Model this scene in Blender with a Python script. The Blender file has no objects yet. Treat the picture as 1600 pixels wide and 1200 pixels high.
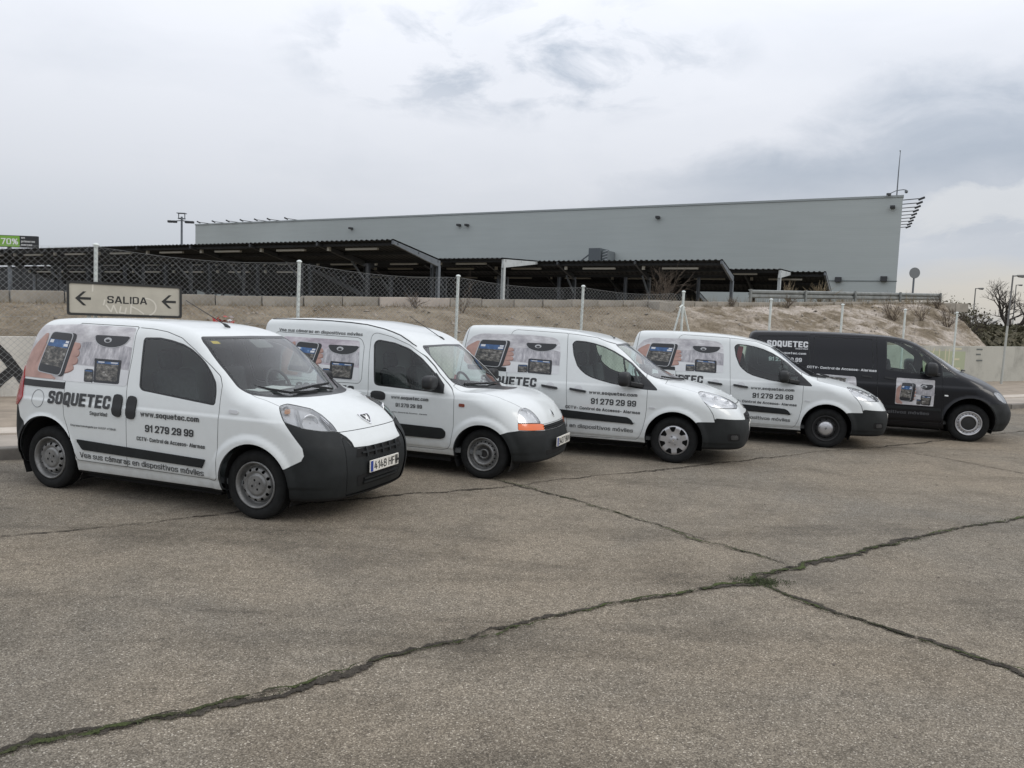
import bpy, bmesh, math, random
import numpy as np
from mathutils import Vector, Matrix
random.seed(7); RNG=np.random.default_rng(7)
scene=bpy.context.scene; COL=scene.collection
# ------------------------------------------------------------------ camera
cd=bpy.data.cameras.new('camera'); cam=bpy.data.objects.new('camera',cd); COL.objects.link(cam)
PITCH,ROLL,EYE=0.081444,0.037319,1.8408
cd.sensor_width=36; cd.lens=27.0; cd.clip_start=.1; cd.clip_end=3000
fw=Vector((0,math.cos(PITCH),-math.sin(PITCH))); rt=Vector((1,0,0)); dn=fw.cross(rt)
right=rt*math.cos(ROLL)-dn*math.sin(ROLL); down=dn*math.cos(ROLL)+rt*math.sin(ROLL)
M=Matrix((right,-down,-fw)).transposed().to_4x4(); M.translation=Vector((0,0,EYE)); cam.matrix_world=M
scene.camera=cam
# ------------------------------------------------------------------ world: overcast sky
world=bpy.data.worlds.new('World'); scene.world=world; world.use_nodes=True
nt=world.node_tree; nt.nodes.clear()
def nd(t,typ,**k):
    n=t.nodes.new(typ)
    for a,v in k.items():
        if a=='inp':
            for i,x in v.items(): n.inputs[i].default_value=x
        else: setattr(n,a,v)
    return n
def mth(t,op,a,b=None,c=None,clamp=False):
    n=t.nodes.new('ShaderNodeMath'); n.operation=op; n.use_clamp=clamp
    for i,x in enumerate((a,b,c)):
        if x is None: continue
        if isinstance(x,(int,float)): n.inputs[i].default_value=x
        else: t.links.new(x,n.inputs[i])
    return n.outputs[0]
def ramp(t,fac,stops,interp='LINEAR'):
    n=t.nodes.new('ShaderNodeValToRGB'); n.color_ramp.interpolation=interp
    while len(n.color_ramp.elements)<len(stops): n.color_ramp.elements.new(.5)
    for e,(p,c) in zip(n.color_ramp.elements,stops):
        e.position=p; e.color=(*c,1) if not isinstance(c,(int,float)) else (c,c,c,1)
    t.links.new(fac,n.inputs[0]); return n.outputs[0]
def mix(t,fac,a,b,mode='MIX'):
    n=t.nodes.new('ShaderNodeMix'); n.data_type='RGBA'; n.blend_type=mode
    for i,x in ((0,fac),(6,a),(7,b)):
        if isinstance(x,(int,float)): n.inputs[i].default_value=x
        elif isinstance(x,tuple): n.inputs[i].default_value=(*x,1)
        else: t.links.new(x,n.inputs[i])
    return n.outputs[2]
SUN_DIR=Vector((.72,-.30,.62)).normalized()
SUN_EL=math.asin(SUN_DIR.z); SUN_AZ=math.atan2(SUN_DIR.x,SUN_DIR.y)
sky=nd(nt,'ShaderNodeTexSky',sky_type='NISHITA',sun_disc=False,sun_elevation=SUN_EL,sun_rotation=SUN_AZ)
bg1=nd(nt,'ShaderNodeBackground',inp={1:.10}); nt.links.new(sky.outputs[0],bg1.inputs[0])
tc=nd(nt,'ShaderNodeTexCoord'); sp=nd(nt,'ShaderNodeSeparateXYZ'); nt.links.new(tc.outputs['Generated'],sp.inputs[0])
X,Y,Z=sp.outputs
el=mth(nt,'MULTIPLY',mth(nt,'ARCSINE',mth(nt,'MAXIMUM',Z,0.0)),57.2958)
az=mth(nt,'MULTIPLY',mth(nt,'ARCTAN2',X,Y),57.2958)
# cloud sheet seen in perspective
den=mth(nt,'ADD',mth(nt,'MAXIMUM',Z,0.0),.10)
cx=nd(nt,'ShaderNodeCombineXYZ'); nt.links.new(mth(nt,'DIVIDE',X,den),cx.inputs[0]); nt.links.new(mth(nt,'DIVIDE',Y,den),cx.inputs[1])
def cnoise(scale,detail,rough,sx=1.,rot=0.,off=0.,dist=0.):
    mp=nd(nt,'ShaderNodeMapping'); mp.inputs['Rotation'].default_value[2]=rot; mp.inputs['Scale'].default_value=(sx,1,1); mp.inputs['Location'].default_value=(off,off*.7,off*.3)
    nt.links.new(cx.outputs[0],mp.inputs[0])
    n=nd(nt,'ShaderNodeTexNoise',inp={'Scale':scale,'Detail':detail,'Roughness':rough,'Distortion':dist}); nt.links.new(mp.outputs[0],n.inputs['Vector']); return n.outputs[0]
n_big=cnoise(.55,5,.55,.6,.5,3.1,.3)
def dnoise(scale,detail,rough,off,dist):
    mp=nd(nt,'ShaderNodeMapping'); mp.inputs['Scale'].default_value=(1.,1.,2.1); mp.inputs['Location'].default_value=(off,off*.6,off*.3); mp.inputs['Rotation'].default_value=(0,.12,.2); nt.links.new(tc.outputs['Generated'],mp.inputs[0])
    n=nd(nt,'ShaderNodeTexNoise',inp={'Scale':scale,'Detail':detail,'Roughness':rough,'Distortion':dist}); nt.links.new(mp.outputs[0],n.inputs['Vector']); return n.outputs[0]
n_mid=dnoise(3.4,7,.58,2.3,.35); n_fine=dnoise(8.5,8,.60,5.1,.4)
# long grey bank that climbs to the right of the view and goes on round the sky
wob=mth(nt,'MULTIPLY',mth(nt,'SUBTRACT',n_mid,.5),7.0)
wob2=mth(nt,'MULTIPLY',mth(nt,'SUBTRACT',n_fine,.5),8.)
top=mth(nt,'ADD',mth(nt,'ADD',mth(nt,'MULTIPLY',mth(nt,'MINIMUM',az,24.),.44),7.0),wob)
up=mth(nt,'SMOOTH_MIN',mth(nt,'DIVIDE',mth(nt,'SUBTRACT',mth(nt,'ADD',top,wob2),el),4.6),1.,.2)
lo=mth(nt,'DIVIDE',mth(nt,'SUBTRACT',el,mth(nt,'ADD',5.6,wob2)),5.0)
lft=mth(nt,'DIVIDE',mth(nt,'SUBTRACT',az,-2.),9.)
rgt=mth(nt,'DIVIDE',mth(nt,'SUBTRACT',75.,az),25.)
def c01(x): return mth(nt,'MAXIMUM',mth(nt,'MINIMUM',x,1.),0.)
bank=mth(nt,'MULTIPLY',mth(nt,'MULTIPLY',c01(up),c01(lo)),mth(nt,'MULTIPLY',c01(lft),c01(rgt)))
# broken cloudlets
dx=mth(nt,'DIVIDE',mth(nt,'SUBTRACT',az,-1.),17.); dy=mth(nt,'DIVIDE',mth(nt,'SUBTRACT',el,mth(nt,'ADD',18.3,mth(nt,'MULTIPLY',az,.02))),4.6)
rad=mth(nt,'ADD',mth(nt,'MULTIPLY',dx,dx),mth(nt,'MULTIPLY',dy,dy))
cl=c01(mth(nt,'MULTIPLY',mth(nt,'SUBTRACT',n_fine,.47),6.))
cl=mth(nt,'MULTIPLY',cl,c01(mth(nt,'SUBTRACT',1.15,rad)))
gen=c01(mth(nt,'MULTIPLY',mth(nt,'SUBTRACT',n_big,.47),3.2))
dark=c01(mth(nt,'ADD',mth(nt,'ADD',mth(nt,'MULTIPLY',mth(nt,'MULTIPLY',bank,mth(nt,'ADD',mth(nt,'MULTIPLY',n_fine,1.1),.45)),.62),mth(nt,'MULTIPLY',cl,.80)),mth(nt,'ADD',mth(nt,'MULTIPLY',gen,.26),mth(nt,'MULTIPLY',mth(nt,'SUBTRACT',n_mid,.5),.55))))
base=mix(nt,dark,(.845,.87,.93),(.47,.53,.62))
# CIE overcast rise towards the zenith, paler band low down, warm gap low on the right
cie=mth(nt,'ADD',mth(nt,'MULTIPLY',mth(nt,'MINIMUM',mth(nt,'MAXIMUM',Z,0.),.52),1.55),.63)
low=c01(mth(nt,'DIVIDE',mth(nt,'SUBTRACT',9.,el),9.))
base=mix(nt,mth(nt,'MULTIPLY',low,.55),base,(.60,.68,.78))
wa=mth(nt,'DIVIDE',mth(nt,'SUBTRACT',az,34.),15.); we=mth(nt,'DIVIDE',mth(nt,'SUBTRACT',el,mth(nt,'ADD',2.6,mth(nt,'MULTIPLY',wob2,.3))),2.6)
warm=c01(mth(nt,'SUBTRACT',1.,mth(nt,'ADD',mth(nt,'MULTIPLY',wa,wa),mth(nt,'MULTIPLY',we,we))))
base=mix(nt,mth(nt,'MULTIPLY',warm,.9),base,(.95,.89,.79))
wa2=mth(nt,'DIVIDE',mth(nt,'SUBTRACT',az,33.),9.); we2=mth(nt,'DIVIDE',mth(nt,'SUBTRACT',mth(nt,'ADD',el,wob2),mth(nt,'ADD',8.2,mth(nt,'MULTIPLY',mth(nt,'SUBTRACT',az,30.),.25))),2.0)
white=c01(mth(nt,'MULTIPLY',mth(nt,'SUBTRACT',1.,mth(nt,'ADD',mth(nt,'MULTIPLY',wa2,wa2),mth(nt,'MULTIPLY',we2,we2))),1.6))
base=mix(nt,mth(nt,'MULTIPLY',white,.55),base,(.93,.94,.95))
vm=nd(nt,'ShaderNodeVectorMath',operation='SCALE'); nt.links.new(base,vm.inputs[0]); nt.links.new(cie,vm.inputs['Scale'])
bg2=nd(nt,'ShaderNodeBackground',inp={1:1.0}); nt.links.new(vm.outputs[0],bg2.inputs[0])
ms=nd(nt,'ShaderNodeMixShader',inp={0:.94}); nt.links.new(bg1.outputs[0],ms.inputs[1]); nt.links.new(bg2.outputs[0],ms.inputs[2])
wo=nd(nt,'ShaderNodeOutputWorld'); nt.links.new(ms.outputs[0],wo.inputs[0])
sl=bpy.data.lights.new('sun','SUN'); sl.energy=.95; sl.angle=math.radians(28); sl.color=(1,.95,.88)
so=bpy.data.objects.new('sun',sl); COL.objects.link(so); so.rotation_euler=(-SUN_DIR).to_track_quat('-Z','Y').to_euler()
vs=scene.view_settings; vs.view_transform='Standard'; vs.look='None'; vs.gamma=1; vs.use_curve_mapping=False; vs.exposure=0
scene.display_settings.display_device='sRGB'
scene.cycles.max_bounces=8; scene.cycles.transparent_max_bounces=24
# ------------------------------------------------------------------ shape library
def pchip(pts):
    x=np.array([p[0] for p in pts],float); y=np.array([p[1] for p in pts],float)
    h=np.diff(x); d=np.diff(y)/h; m=np.zeros(len(x))
    for k in range(1,len(x)-1):
        if d[k-1]*d[k]>0:
            w1=2*h[k]+h[k-1]; w2=h[k]+2*h[k-1]
            m[k]=(w1+w2)/(w1/d[k-1]+w2/d[k])
    m[0]=d[0]; m[-1]=d[-1]
    def f(q):
        q=np.clip(q,x[0],x[-1]); i=np.clip(np.searchsorted(x,q)-1,0,len(x)-2)
        t=(q-x[i])/h[i]; t2=t*t; t3=t2*t
        return (2*t3-3*t2+1)*y[i]+(t3-2*t2+t)*h[i]*m[i]+(-2*t3+3*t2)*y[i+1]+(t3-t2)*h[i]*m[i+1]
    return f
def smax(a,b,r):
    h=np.maximum(r-np.abs(a-b),0)/r
    return np.maximum(a,b)+h*h*r*0.25
def sstep(a,b,x):
    t=np.clip((x-a)/(b-a),0,1); return t*t*(3-2*t)
def make_shape(s):
    zt=pchip(s['top']); xf=pchip(s['front']); xr=pchip(s['rear']); W=pchip(s['plan']); sec=pchip(s['sec']); rad=pchip(s['edge'])
    cw,crown=pchip(s['cw']),s['crown']; cf,cr=s['cf'],s['cr']; wb=s['wb']; fl=s.get('flare',(0,0,0))
    def F(P):
        X,Y,Z=P[...,0],P[...,1],P[...,2]; A=np.abs(Y); Y2=Y*Y
        ys=W(X)-sec(Z)
        if fl[0]:
            for cx in (0.,-wb):
                rho=np.hypot(X-cx,Z-s['wr'])
                ys=ys+fl[0]*(1-sstep(fl[1],fl[2],rho))*sstep(.05,.3,Z)
        if 'feat' in s: ys=ys+s['feat'](X,Y,Z)
        ds=(A-ys)*.97
        Xe=X+cw(X)*Y2
        e=.01; sl=(zt(Xe+e)-zt(Xe-e))/(2*e)
        dt=(Z-zt(Xe)+crown*Y2)/np.sqrt(1+sl*sl)
        f=smax(ds,dt,rad(X))
        e2=.01; sf=(xf(Z+e2)-xf(Z-e2))/(2*e2)
        df=(X+cf[0]*Y2+cf[1]*Y2*Y2-xf(Z))/np.sqrt(1+sf*sf)
        f=smax(f,df,s['rf'])
        f=smax(f,xr(Z)+cr*Y2-X,s['rr'])
        zb=s['zb']; f=smax(f,zb-Z,.05)
        return f
    return F
def grad(F,P,e=2e-3):
    g=np.empty_like(P)
    for k in range(3):
        d=np.zeros(3); d[k]=e; g[:,k]=(F(P+d)-F(P-d))/(2*e)
    return g
def surface_net(F,lo,hi,h):
    n=[int(np.ceil((hi[k]-lo[k])/h))+1 for k in range(3)]
    ax=[lo[k]+h*np.arange(n[k]) for k in range(3)]
    G=np.stack(np.meshgrid(*ax,indexing='ij'),-1)
    V=np.empty(n)
    for i in range(0,n[0],16): V[i:i+16]=F(G[i:i+16])
    S=V<0
    c=S[:-1,:-1,:-1].astype(np.int8)*0; 
    for a in (0,1):
        for b in (0,1):
            for d in (0,1): c=c+S[a:n[0]-1+a,b:n[1]-1+b,d:n[2]-1+d]
    act=(c>0)&(c<8); idx=-np.ones(act.shape,np.int64); ii=np.argwhere(act); idx[act]=np.arange(len(ii))
    P=np.array(lo)+h*(ii+.5)
    for _ in range(7):
        g=grad(F,P); v=F(P); gg=(g*g).sum(1)+1e-9
        st=np.clip(v/gg,-.03,.03)[:,None]*g
        P=P-np.clip(st,-h,h)
    quads=[]
    for k in range(3):
        o=[q for q in range(3) if q!=k]
        A=[slice(None)]*3;B=[slice(None)]*3
        A[k]=slice(0,n[k]-1);B[k]=slice(1,n[k])
        for q in o: A[q]=slice(1,n[q]-1);B[q]=slice(1,n[q]-1)
        a,b=S[tuple(A)],S[tuple(B)]; ch=np.argwhere(a!=b)
        if len(ch)==0: continue
        ins=a[tuple(ch.T)]
        base=ch.copy()
        for q in o: base[:,q]+=1
        def cell(da,db):
            c=base.copy(); c[:,o[0]]+=da; c[:,o[1]]+=db; return idx[tuple(c.T)]
        q4=np.stack([cell(-1,-1),cell(0,-1),cell(0,0),cell(-1,0)],1)
        fl=ins if k!=1 else ~ins
        q4[~fl]=q4[~fl][:,::-1]
        quads.append(q4)
    q=np.concatenate(quads)
    T=np.concatenate([q[:,[0,1,2]],q[:,[0,2,3]]])
    N=grad(F,P); N/=np.linalg.norm(N,axis=1)[:,None]+1e-9
    return P,N,T
class Mesh:
    def __init__(s,P,N,T): s.P,s.N,s.T=P,N,T; s.tag=np.zeros(len(T),int); s.names=['body']
    def cut(s,f):
        """split triangles along f=0; returns per-vertex values; afterwards every triangle lies on one side"""
        v=f(s.P); eps=2e-4; v=np.where(np.abs(v)<eps,np.where(v<0,-eps,eps),v); 
        sg=v[s.T]>0; k=sg.sum(1); cr=(k>0)&(k<3)
        T=s.T[cr]; tg=s.tag[cr]; sc=sg[cr]; kk=k[cr]
        keepT=s.T[~cr]; keept=s.tag[~cr]
        if len(T)==0: return
        lone=np.where(kk==1,sc.argmax(1),(~sc).argmax(1))
        r=np.arange(len(T)); a=T[r,lone]; b=T[r,(lone+1)%3]; c=T[r,(lone+2)%3]
        e=np.concatenate([np.stack([a,b],1),np.stack([a,c],1)]); es=np.sort(e,1)
        u,inv=np.unique(es,axis=0,return_inverse=True); inv=inv.reshape(-1)
        t=v[u[:,0]]/(v[u[:,0]]-v[u[:,1]]); t=t[:,None]
        nP=s.P[u[:,0]]*(1-t)+s.P[u[:,1]]*t; nN=s.N[u[:,0]]*(1-t)+s.N[u[:,1]]*t
        base=len(s.P); s.P=np.concatenate([s.P,nP]); s.N=np.concatenate([s.N,nN])
        ab=base+inv[:len(T)]; ac=base+inv[len(T):]
        s.T=np.concatenate([keepT,np.stack([a,ab,ac],1),np.stack([ab,b,c],1),np.stack([ab,c,ac],1)])
        s.tag=np.concatenate([keept,tg,tg,tg])
    def cent(s): return s.P[s.T].mean(1)
    def mark(s,f,name,only=None):
        s.cut(f); c=s.cent(); m=f(c)<0
        if only is not None: m&=np.isin(s.tag,[s.names.index(n) for n in only if n in s.names])
        if name not in s.names: s.names.append(name)
        s.tag[m]=s.names.index(name)
    def region(s,f,name,gap=.004,only=('body',),gapname='seam'):
        """name inside f<-gap, a groove |f|<gap"""
        s.cut(lambda P:f(P)+gap); s.cut(lambda P:f(P)-gap)
        c=s.cent(); v=f(c)
        o=np.isin(s.tag,[s.names.index(n) for n in only if n in s.names])
        for nm in (name,gapname):
            if nm not in s.names: s.names.append(nm)
        if gap>0: s.tag[o&(np.abs(v)<=gap)]=s.names.index(gapname)
        s.tag[o&(v<-gap)]=s.names.index(name)
    def drop(s,f):
        s.cut(f); c=s.cent(); k=f(c)>=0; s.T=s.T[k]; s.tag=s.tag[k]
    def get(s,name):
        if name not in s.names: return None
        T=s.T[s.tag==s.names.index(name)]
        if len(T)==0: return None
        u,inv=np.unique(T,return_inverse=True)
        return s.P[u],s.N[u],inv.reshape(T.shape)
def rnd(poly,r,n=4):
    if r<=0: return poly
    P=np.array(poly,float); out=[]
    for i in range(len(P)):
        a,b,c=P[i-1],P[i],P[(i+1)%len(P)]
        u=a-b; w=c-b; lu,lw=np.linalg.norm(u),np.linalg.norm(w)
        d=min(r,lu*.45,lw*.45); p0=b+u/lu*d; p2=b+w/lw*d
        for t in np.linspace(0,1,n+1): out.append((1-t)**2*p0+2*t*(1-t)*b+t*t*p2)
    return np.array(out)
def sdf_poly(poly,q):
    P=np.asarray(poly,float); d=np.full(len(q),1e9); ins=np.zeros(len(q),bool)
    for i in range(len(P)):
        a,b=P[i-1],P[i]; e=b-a; w=q-a; L=(e*e).sum()
        if L<1e-12: continue
        t=np.clip((w@e)/L,0,1); dd=w-t[:,None]*e; d=np.minimum(d,(dd*dd).sum(1))
        c=((a[1]>q[:,1])!=(b[1]>q[:,1]))
        with np.errstate(divide='ignore',invalid='ignore'):
            xs=(b[0]-a[0])*(q[:,1]-a[1])/(b[1]-a[1]+1e-15)+a[0]
        ins^=c&(q[:,0]<xs)
    d=np.sqrt(d); return np.where(ins,-d,d)
def XZ(P): return P[:,[0,2]]
def YZ(P): return np.stack([np.abs(P[:,1]),P[:,2]],1)
def XY(P): return np.stack([P[:,0],np.abs(P[:,1])],1)
WC=-.15; WR=.85
def WRAP(P): return np.stack([np.arctan2(np.abs(P[:,1]),P[:,0]-WC)*WR,P[:,2]],1)
def fpoly(poly,chart,r=0,mask=None):
    pl=rnd(poly,r)
    def f(P):
        d=sdf_poly(pl,chart(P))
        if mask is not None: d=np.maximum(d,mask(P))
        return d
    return f
side_only=lambda y: (lambda P: y-np.abs(P[:,1]))
right_side=lambda y: (lambda P: P[:,1]+y)
# ---------------------------------------------------------------- body shapes
BIPPER={'wb': 2.513, 'wr': 0.31, 'zb': 0.2, 'crown': 0.03, 'rf': 0.16, 'rr': 0.14, 'top': [(-3.2, 1.66), (-2.9, 1.685), (-2.5, 1.715), (-2.0, 1.727), (-1.5, 1.72), (-1.1, 1.69), (-0.85, 1.645), (-0.7, 1.595), (-0.3, 1.335), (0.1, 1.095), (0.2, 1.075), (0.35, 1.03), (0.5, 0.97), (0.62, 0.9), (0.72, 0.83), (0.95, 0.645)], 'front': [(0, 0.7), (0.2, 0.77), (0.32, 0.81), (0.45, 0.83), (0.58, 0.825), (0.68, 0.81), (0.76, 0.775), (0.86, 0.73), (1.0, 0.66), (1.8, 0.3)], 'rear': [(0, -2.97), (0.3, -3.05), (0.55, -3.09), (0.9, -3.07), (1.1, -3.04), (1.4, -2.99), (1.65, -2.93), (1.8, -2.87)], 'plan': [(-3.2, 0.79), (-2.9, 0.815), (-2.6, 0.85), (-2.0, 0.858), (-0.5, 0.858), (0.1, 0.855), (0.4, 0.83), (0.6, 0.79), (0.95, 0.68)], 'sec': [(0.1, 0.1), (0.2, 0.055), (0.3, 0.022), (0.42, 0.006), (0.6, 0.0), (0.88, 0.004), (1.0, 0.022), (1.12, 0.05), (1.3, 0.098), (1.5, 0.158), (1.65, 0.21), (1.8, 0.26)], 'edge': [(-3.1, 0.16), (-1.2, 0.16), (-0.75, 0.09), (-0.1, 0.08), (0.2, 0.12), (1, 0.14)], 'cw': [(-1.2, 0.0), (-0.8, 0.2), (0.1, 0.33), (0.4, 0.25), (1, 0.2)], 'cf': (0.06, 0.4), 'cr': 0.1, 'flare': (0.022, 0.4, 0.47)}
KANGOO={'wb': 2.6, 'wr': 0.295, 'zb': 0.21, 'crown': 0.035, 'rf': 0.2, 'rr': 0.1, 'top': [(-3.4, 1.755), (-3.0, 1.78), (-2.5, 1.795), (-2.0, 1.79), (-1.5, 1.73), (-1.2, 1.66), (-1.0, 1.58), (-0.84, 1.465), (-0.5, 1.225), (-0.16, 1.01), (0, 1.01), (0.2, 0.98), (0.4, 0.9), (0.53, 0.815), (0.62, 0.715), (0.69, 0.575), (0.8, 0.355)], 'front': [(0, 0.62), (0.25, 0.68), (0.4, 0.715), (0.52, 0.725), (0.62, 0.7), (0.75, 0.655), (0.9, 0.58), (1.1, 0.4)], 'rear': [(0, -3.2), (0.4, -3.29), (0.7, -3.3), (1.0, -3.285), (1.6, -3.25), (1.8, -3.23)], 'plan': [(-3.3, 0.8), (-3.0, 0.825), (-2.4, 0.832), (-0.4, 0.832), (0.1, 0.825), (0.4, 0.79), (0.6, 0.73), (0.8, 0.62)], 'sec': [(0.1, 0.12), (0.2, 0.07), (0.3, 0.03), (0.42, 0.008), (0.6, 0.0), (0.85, 0.004), (1.0, 0.02), (1.1, 0.038), (1.3, 0.08), (1.5, 0.13), (1.7, 0.18), (1.85, 0.23)], 'edge': [(-3.3, 0.08), (-1.4, 0.08), (-0.8, 0.06), (-0.2, 0.08), (0.1, 0.16), (0.6, 0.22), (1, 0.25)], 'cw': [(-1.3, 0.0), (-0.85, 0.16), (-0.2, 0.32), (0.2, 0.22), (1, 0.2)], 'cf': (0.1, 0.42), 'cr': 0.05, 'flare': (0.022, 0.38, 0.45)}
PARTNER={'wb': 2.728, 'wr': 0.315, 'zb': 0.22, 'crown': 0.03, 'rf': 0.18, 'rr': 0.1, 'top': [(-3.6, 1.74), (-3.2, 1.765), (-2.6, 1.78), (-2.0, 1.77), (-1.5, 1.735), (-1.15, 1.67), (-0.95, 1.61), (-0.8, 1.53), (-0.3, 1.21), (-0.02, 1.09), (0.12, 1.06), (0.25, 1.035), (0.45, 0.98), (0.62, 0.91), (0.75, 0.845), (0.85, 0.785), (1.0, 0.66)], 'front': [(0, 0.85), (0.2, 0.91), (0.32, 0.95), (0.48, 0.97), (0.62, 0.965), (0.74, 0.935), (0.85, 0.885), (1.0, 0.79), (1.3, 0.55)], 'rear': [(0, -3.24), (0.4, -3.3), (0.7, -3.32), (1.0, -3.3), (1.4, -3.25), (1.7, -3.18), (1.8, -3.16)], 'plan': [(-3.6, 0.83), (-3.3, 0.865), (-2.7, 0.895), (-0.5, 0.9), (0.1, 0.9), (0.4, 0.875), (0.6, 0.83), (0.8, 0.76), (1, 0.68)], 'sec': [(0.1, 0.12), (0.2, 0.06), (0.3, 0.025), (0.42, 0.006), (0.6, 0.0), (0.9, 0.006), (1.0, 0.025), (1.1, 0.05), (1.3, 0.1), (1.5, 0.155), (1.7, 0.215), (1.85, 0.26)], 'edge': [(-3.6, 0.12), (-1.3, 0.12), (-0.8, 0.08), (-0.1, 0.08), (0.2, 0.13), (1, 0.16)], 'cw': [(-1.2, 0.0), (-0.85, 0.18), (0.1, 0.32), (0.4, 0.25), (1, 0.2)], 'cf': (0.08, 0.36), 'cr': 0.06, 'flare': (0.018, 0.4, 0.47)}
VITO={'wb': 3.2, 'wr': 0.335, 'zb': 0.2, 'crown': 0.03, 'rf': 0.2, 'rr': 0.1, 'top': [(-4.1, 1.825), (-3.5, 1.85), (-2.5, 1.865), (-1.7, 1.855), (-1.25, 1.825), (-1.0, 1.775), (-0.8, 1.7), (-0.4, 1.465), (0.02, 1.21), (0.2, 1.14), (0.4, 1.055), (0.55, 0.975), (0.68, 0.865), (0.76, 0.755), (0.9, 0.575)], 'front': [(0, 0.615), (0.22, 0.695), (0.4, 0.775), (0.55, 0.795), (0.65, 0.775), (0.76, 0.735), (0.9, 0.655), (1.1, 0.475), (1.3, 0.305)], 'rear': [(0, -3.85), (0.4, -3.95), (0.7, -3.96), (1.1, -3.93), (1.5, -3.88), (1.9, -3.8)], 'plan': [(-4.1, 0.88), (-3.7, 0.93), (-3.0, 0.948), (-0.5, 0.95), (0.1, 0.945), (0.4, 0.9), (0.6, 0.83), (0.9, 0.7)], 'sec': [(0.1, 0.1), (0.2, 0.05), (0.3, 0.02), (0.42, 0.004), (0.6, 0.0), (0.9, 0.004), (1.05, 0.02), (1.2, 0.045), (1.4, 0.085), (1.6, 0.125), (1.8, 0.18), (1.95, 0.23)], 'edge': [(-4.1, 0.12), (-1.3, 0.12), (-0.8, 0.09), (0, 0.09), (0.3, 0.14), (1, 0.16)], 'cw': [(-1.4, 0.0), (-0.9, 0.16), (0, 0.3), (0.4, 0.22), (1, 0.2)], 'cf': (0.08, 0.36), 'cr': 0.04, 'flare': (0.02, 0.42, 0.5)}
# ------------------------------------------------------------------ helpers
def put(o,label=None,cat=None,group=None,kind=None,parent=None):
    if label: o['label']=label
    if cat: o['category']=cat
    if group: o['group']=group
    if kind: o['kind']=kind
    if parent: o.parent=parent
    return o
def thing(name,label,cat,loc=(0,0,0),rz=0.,group=None):
    o=bpy.data.objects.new(name,None); COL.objects.link(o); o.location=loc; o.rotation_euler=(0,0,rz); o.empty_display_size=.2
    return put(o,label,cat,group)
def link(name,me,m=None,parent=None,**k):
    if m is not None and not me.materials: me.materials.append(m)
    o=bpy.data.objects.new(name,me); COL.objects.link(o); return put(o,parent=parent,**k)
def npmesh(name,P,T,N=None,smooth=True):
    me=bpy.data.meshes.new(name); P=np.asarray(P,float); T=np.asarray(T,int); k=T.shape[1]
    me.vertices.add(len(P)); me.vertices.foreach_set('co',P.ravel())
    me.loops.add(T.size); me.loops.foreach_set('vertex_index',T.ravel())
    me.polygons.add(len(T)); me.polygons.foreach_set('loop_start',np.arange(0,T.size,k)); me.polygons.foreach_set('loop_total',np.full(len(T),k))
    me.update(calc_edges=True); me.validate()
    if smooth: me.polygons.foreach_set('use_smooth',np.ones(len(me.polygons),bool))
    if N is not None and len(me.vertices)==len(N):
        me.normals_split_custom_set_from_vertices([tuple(x) for x in N])
    return me
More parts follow.
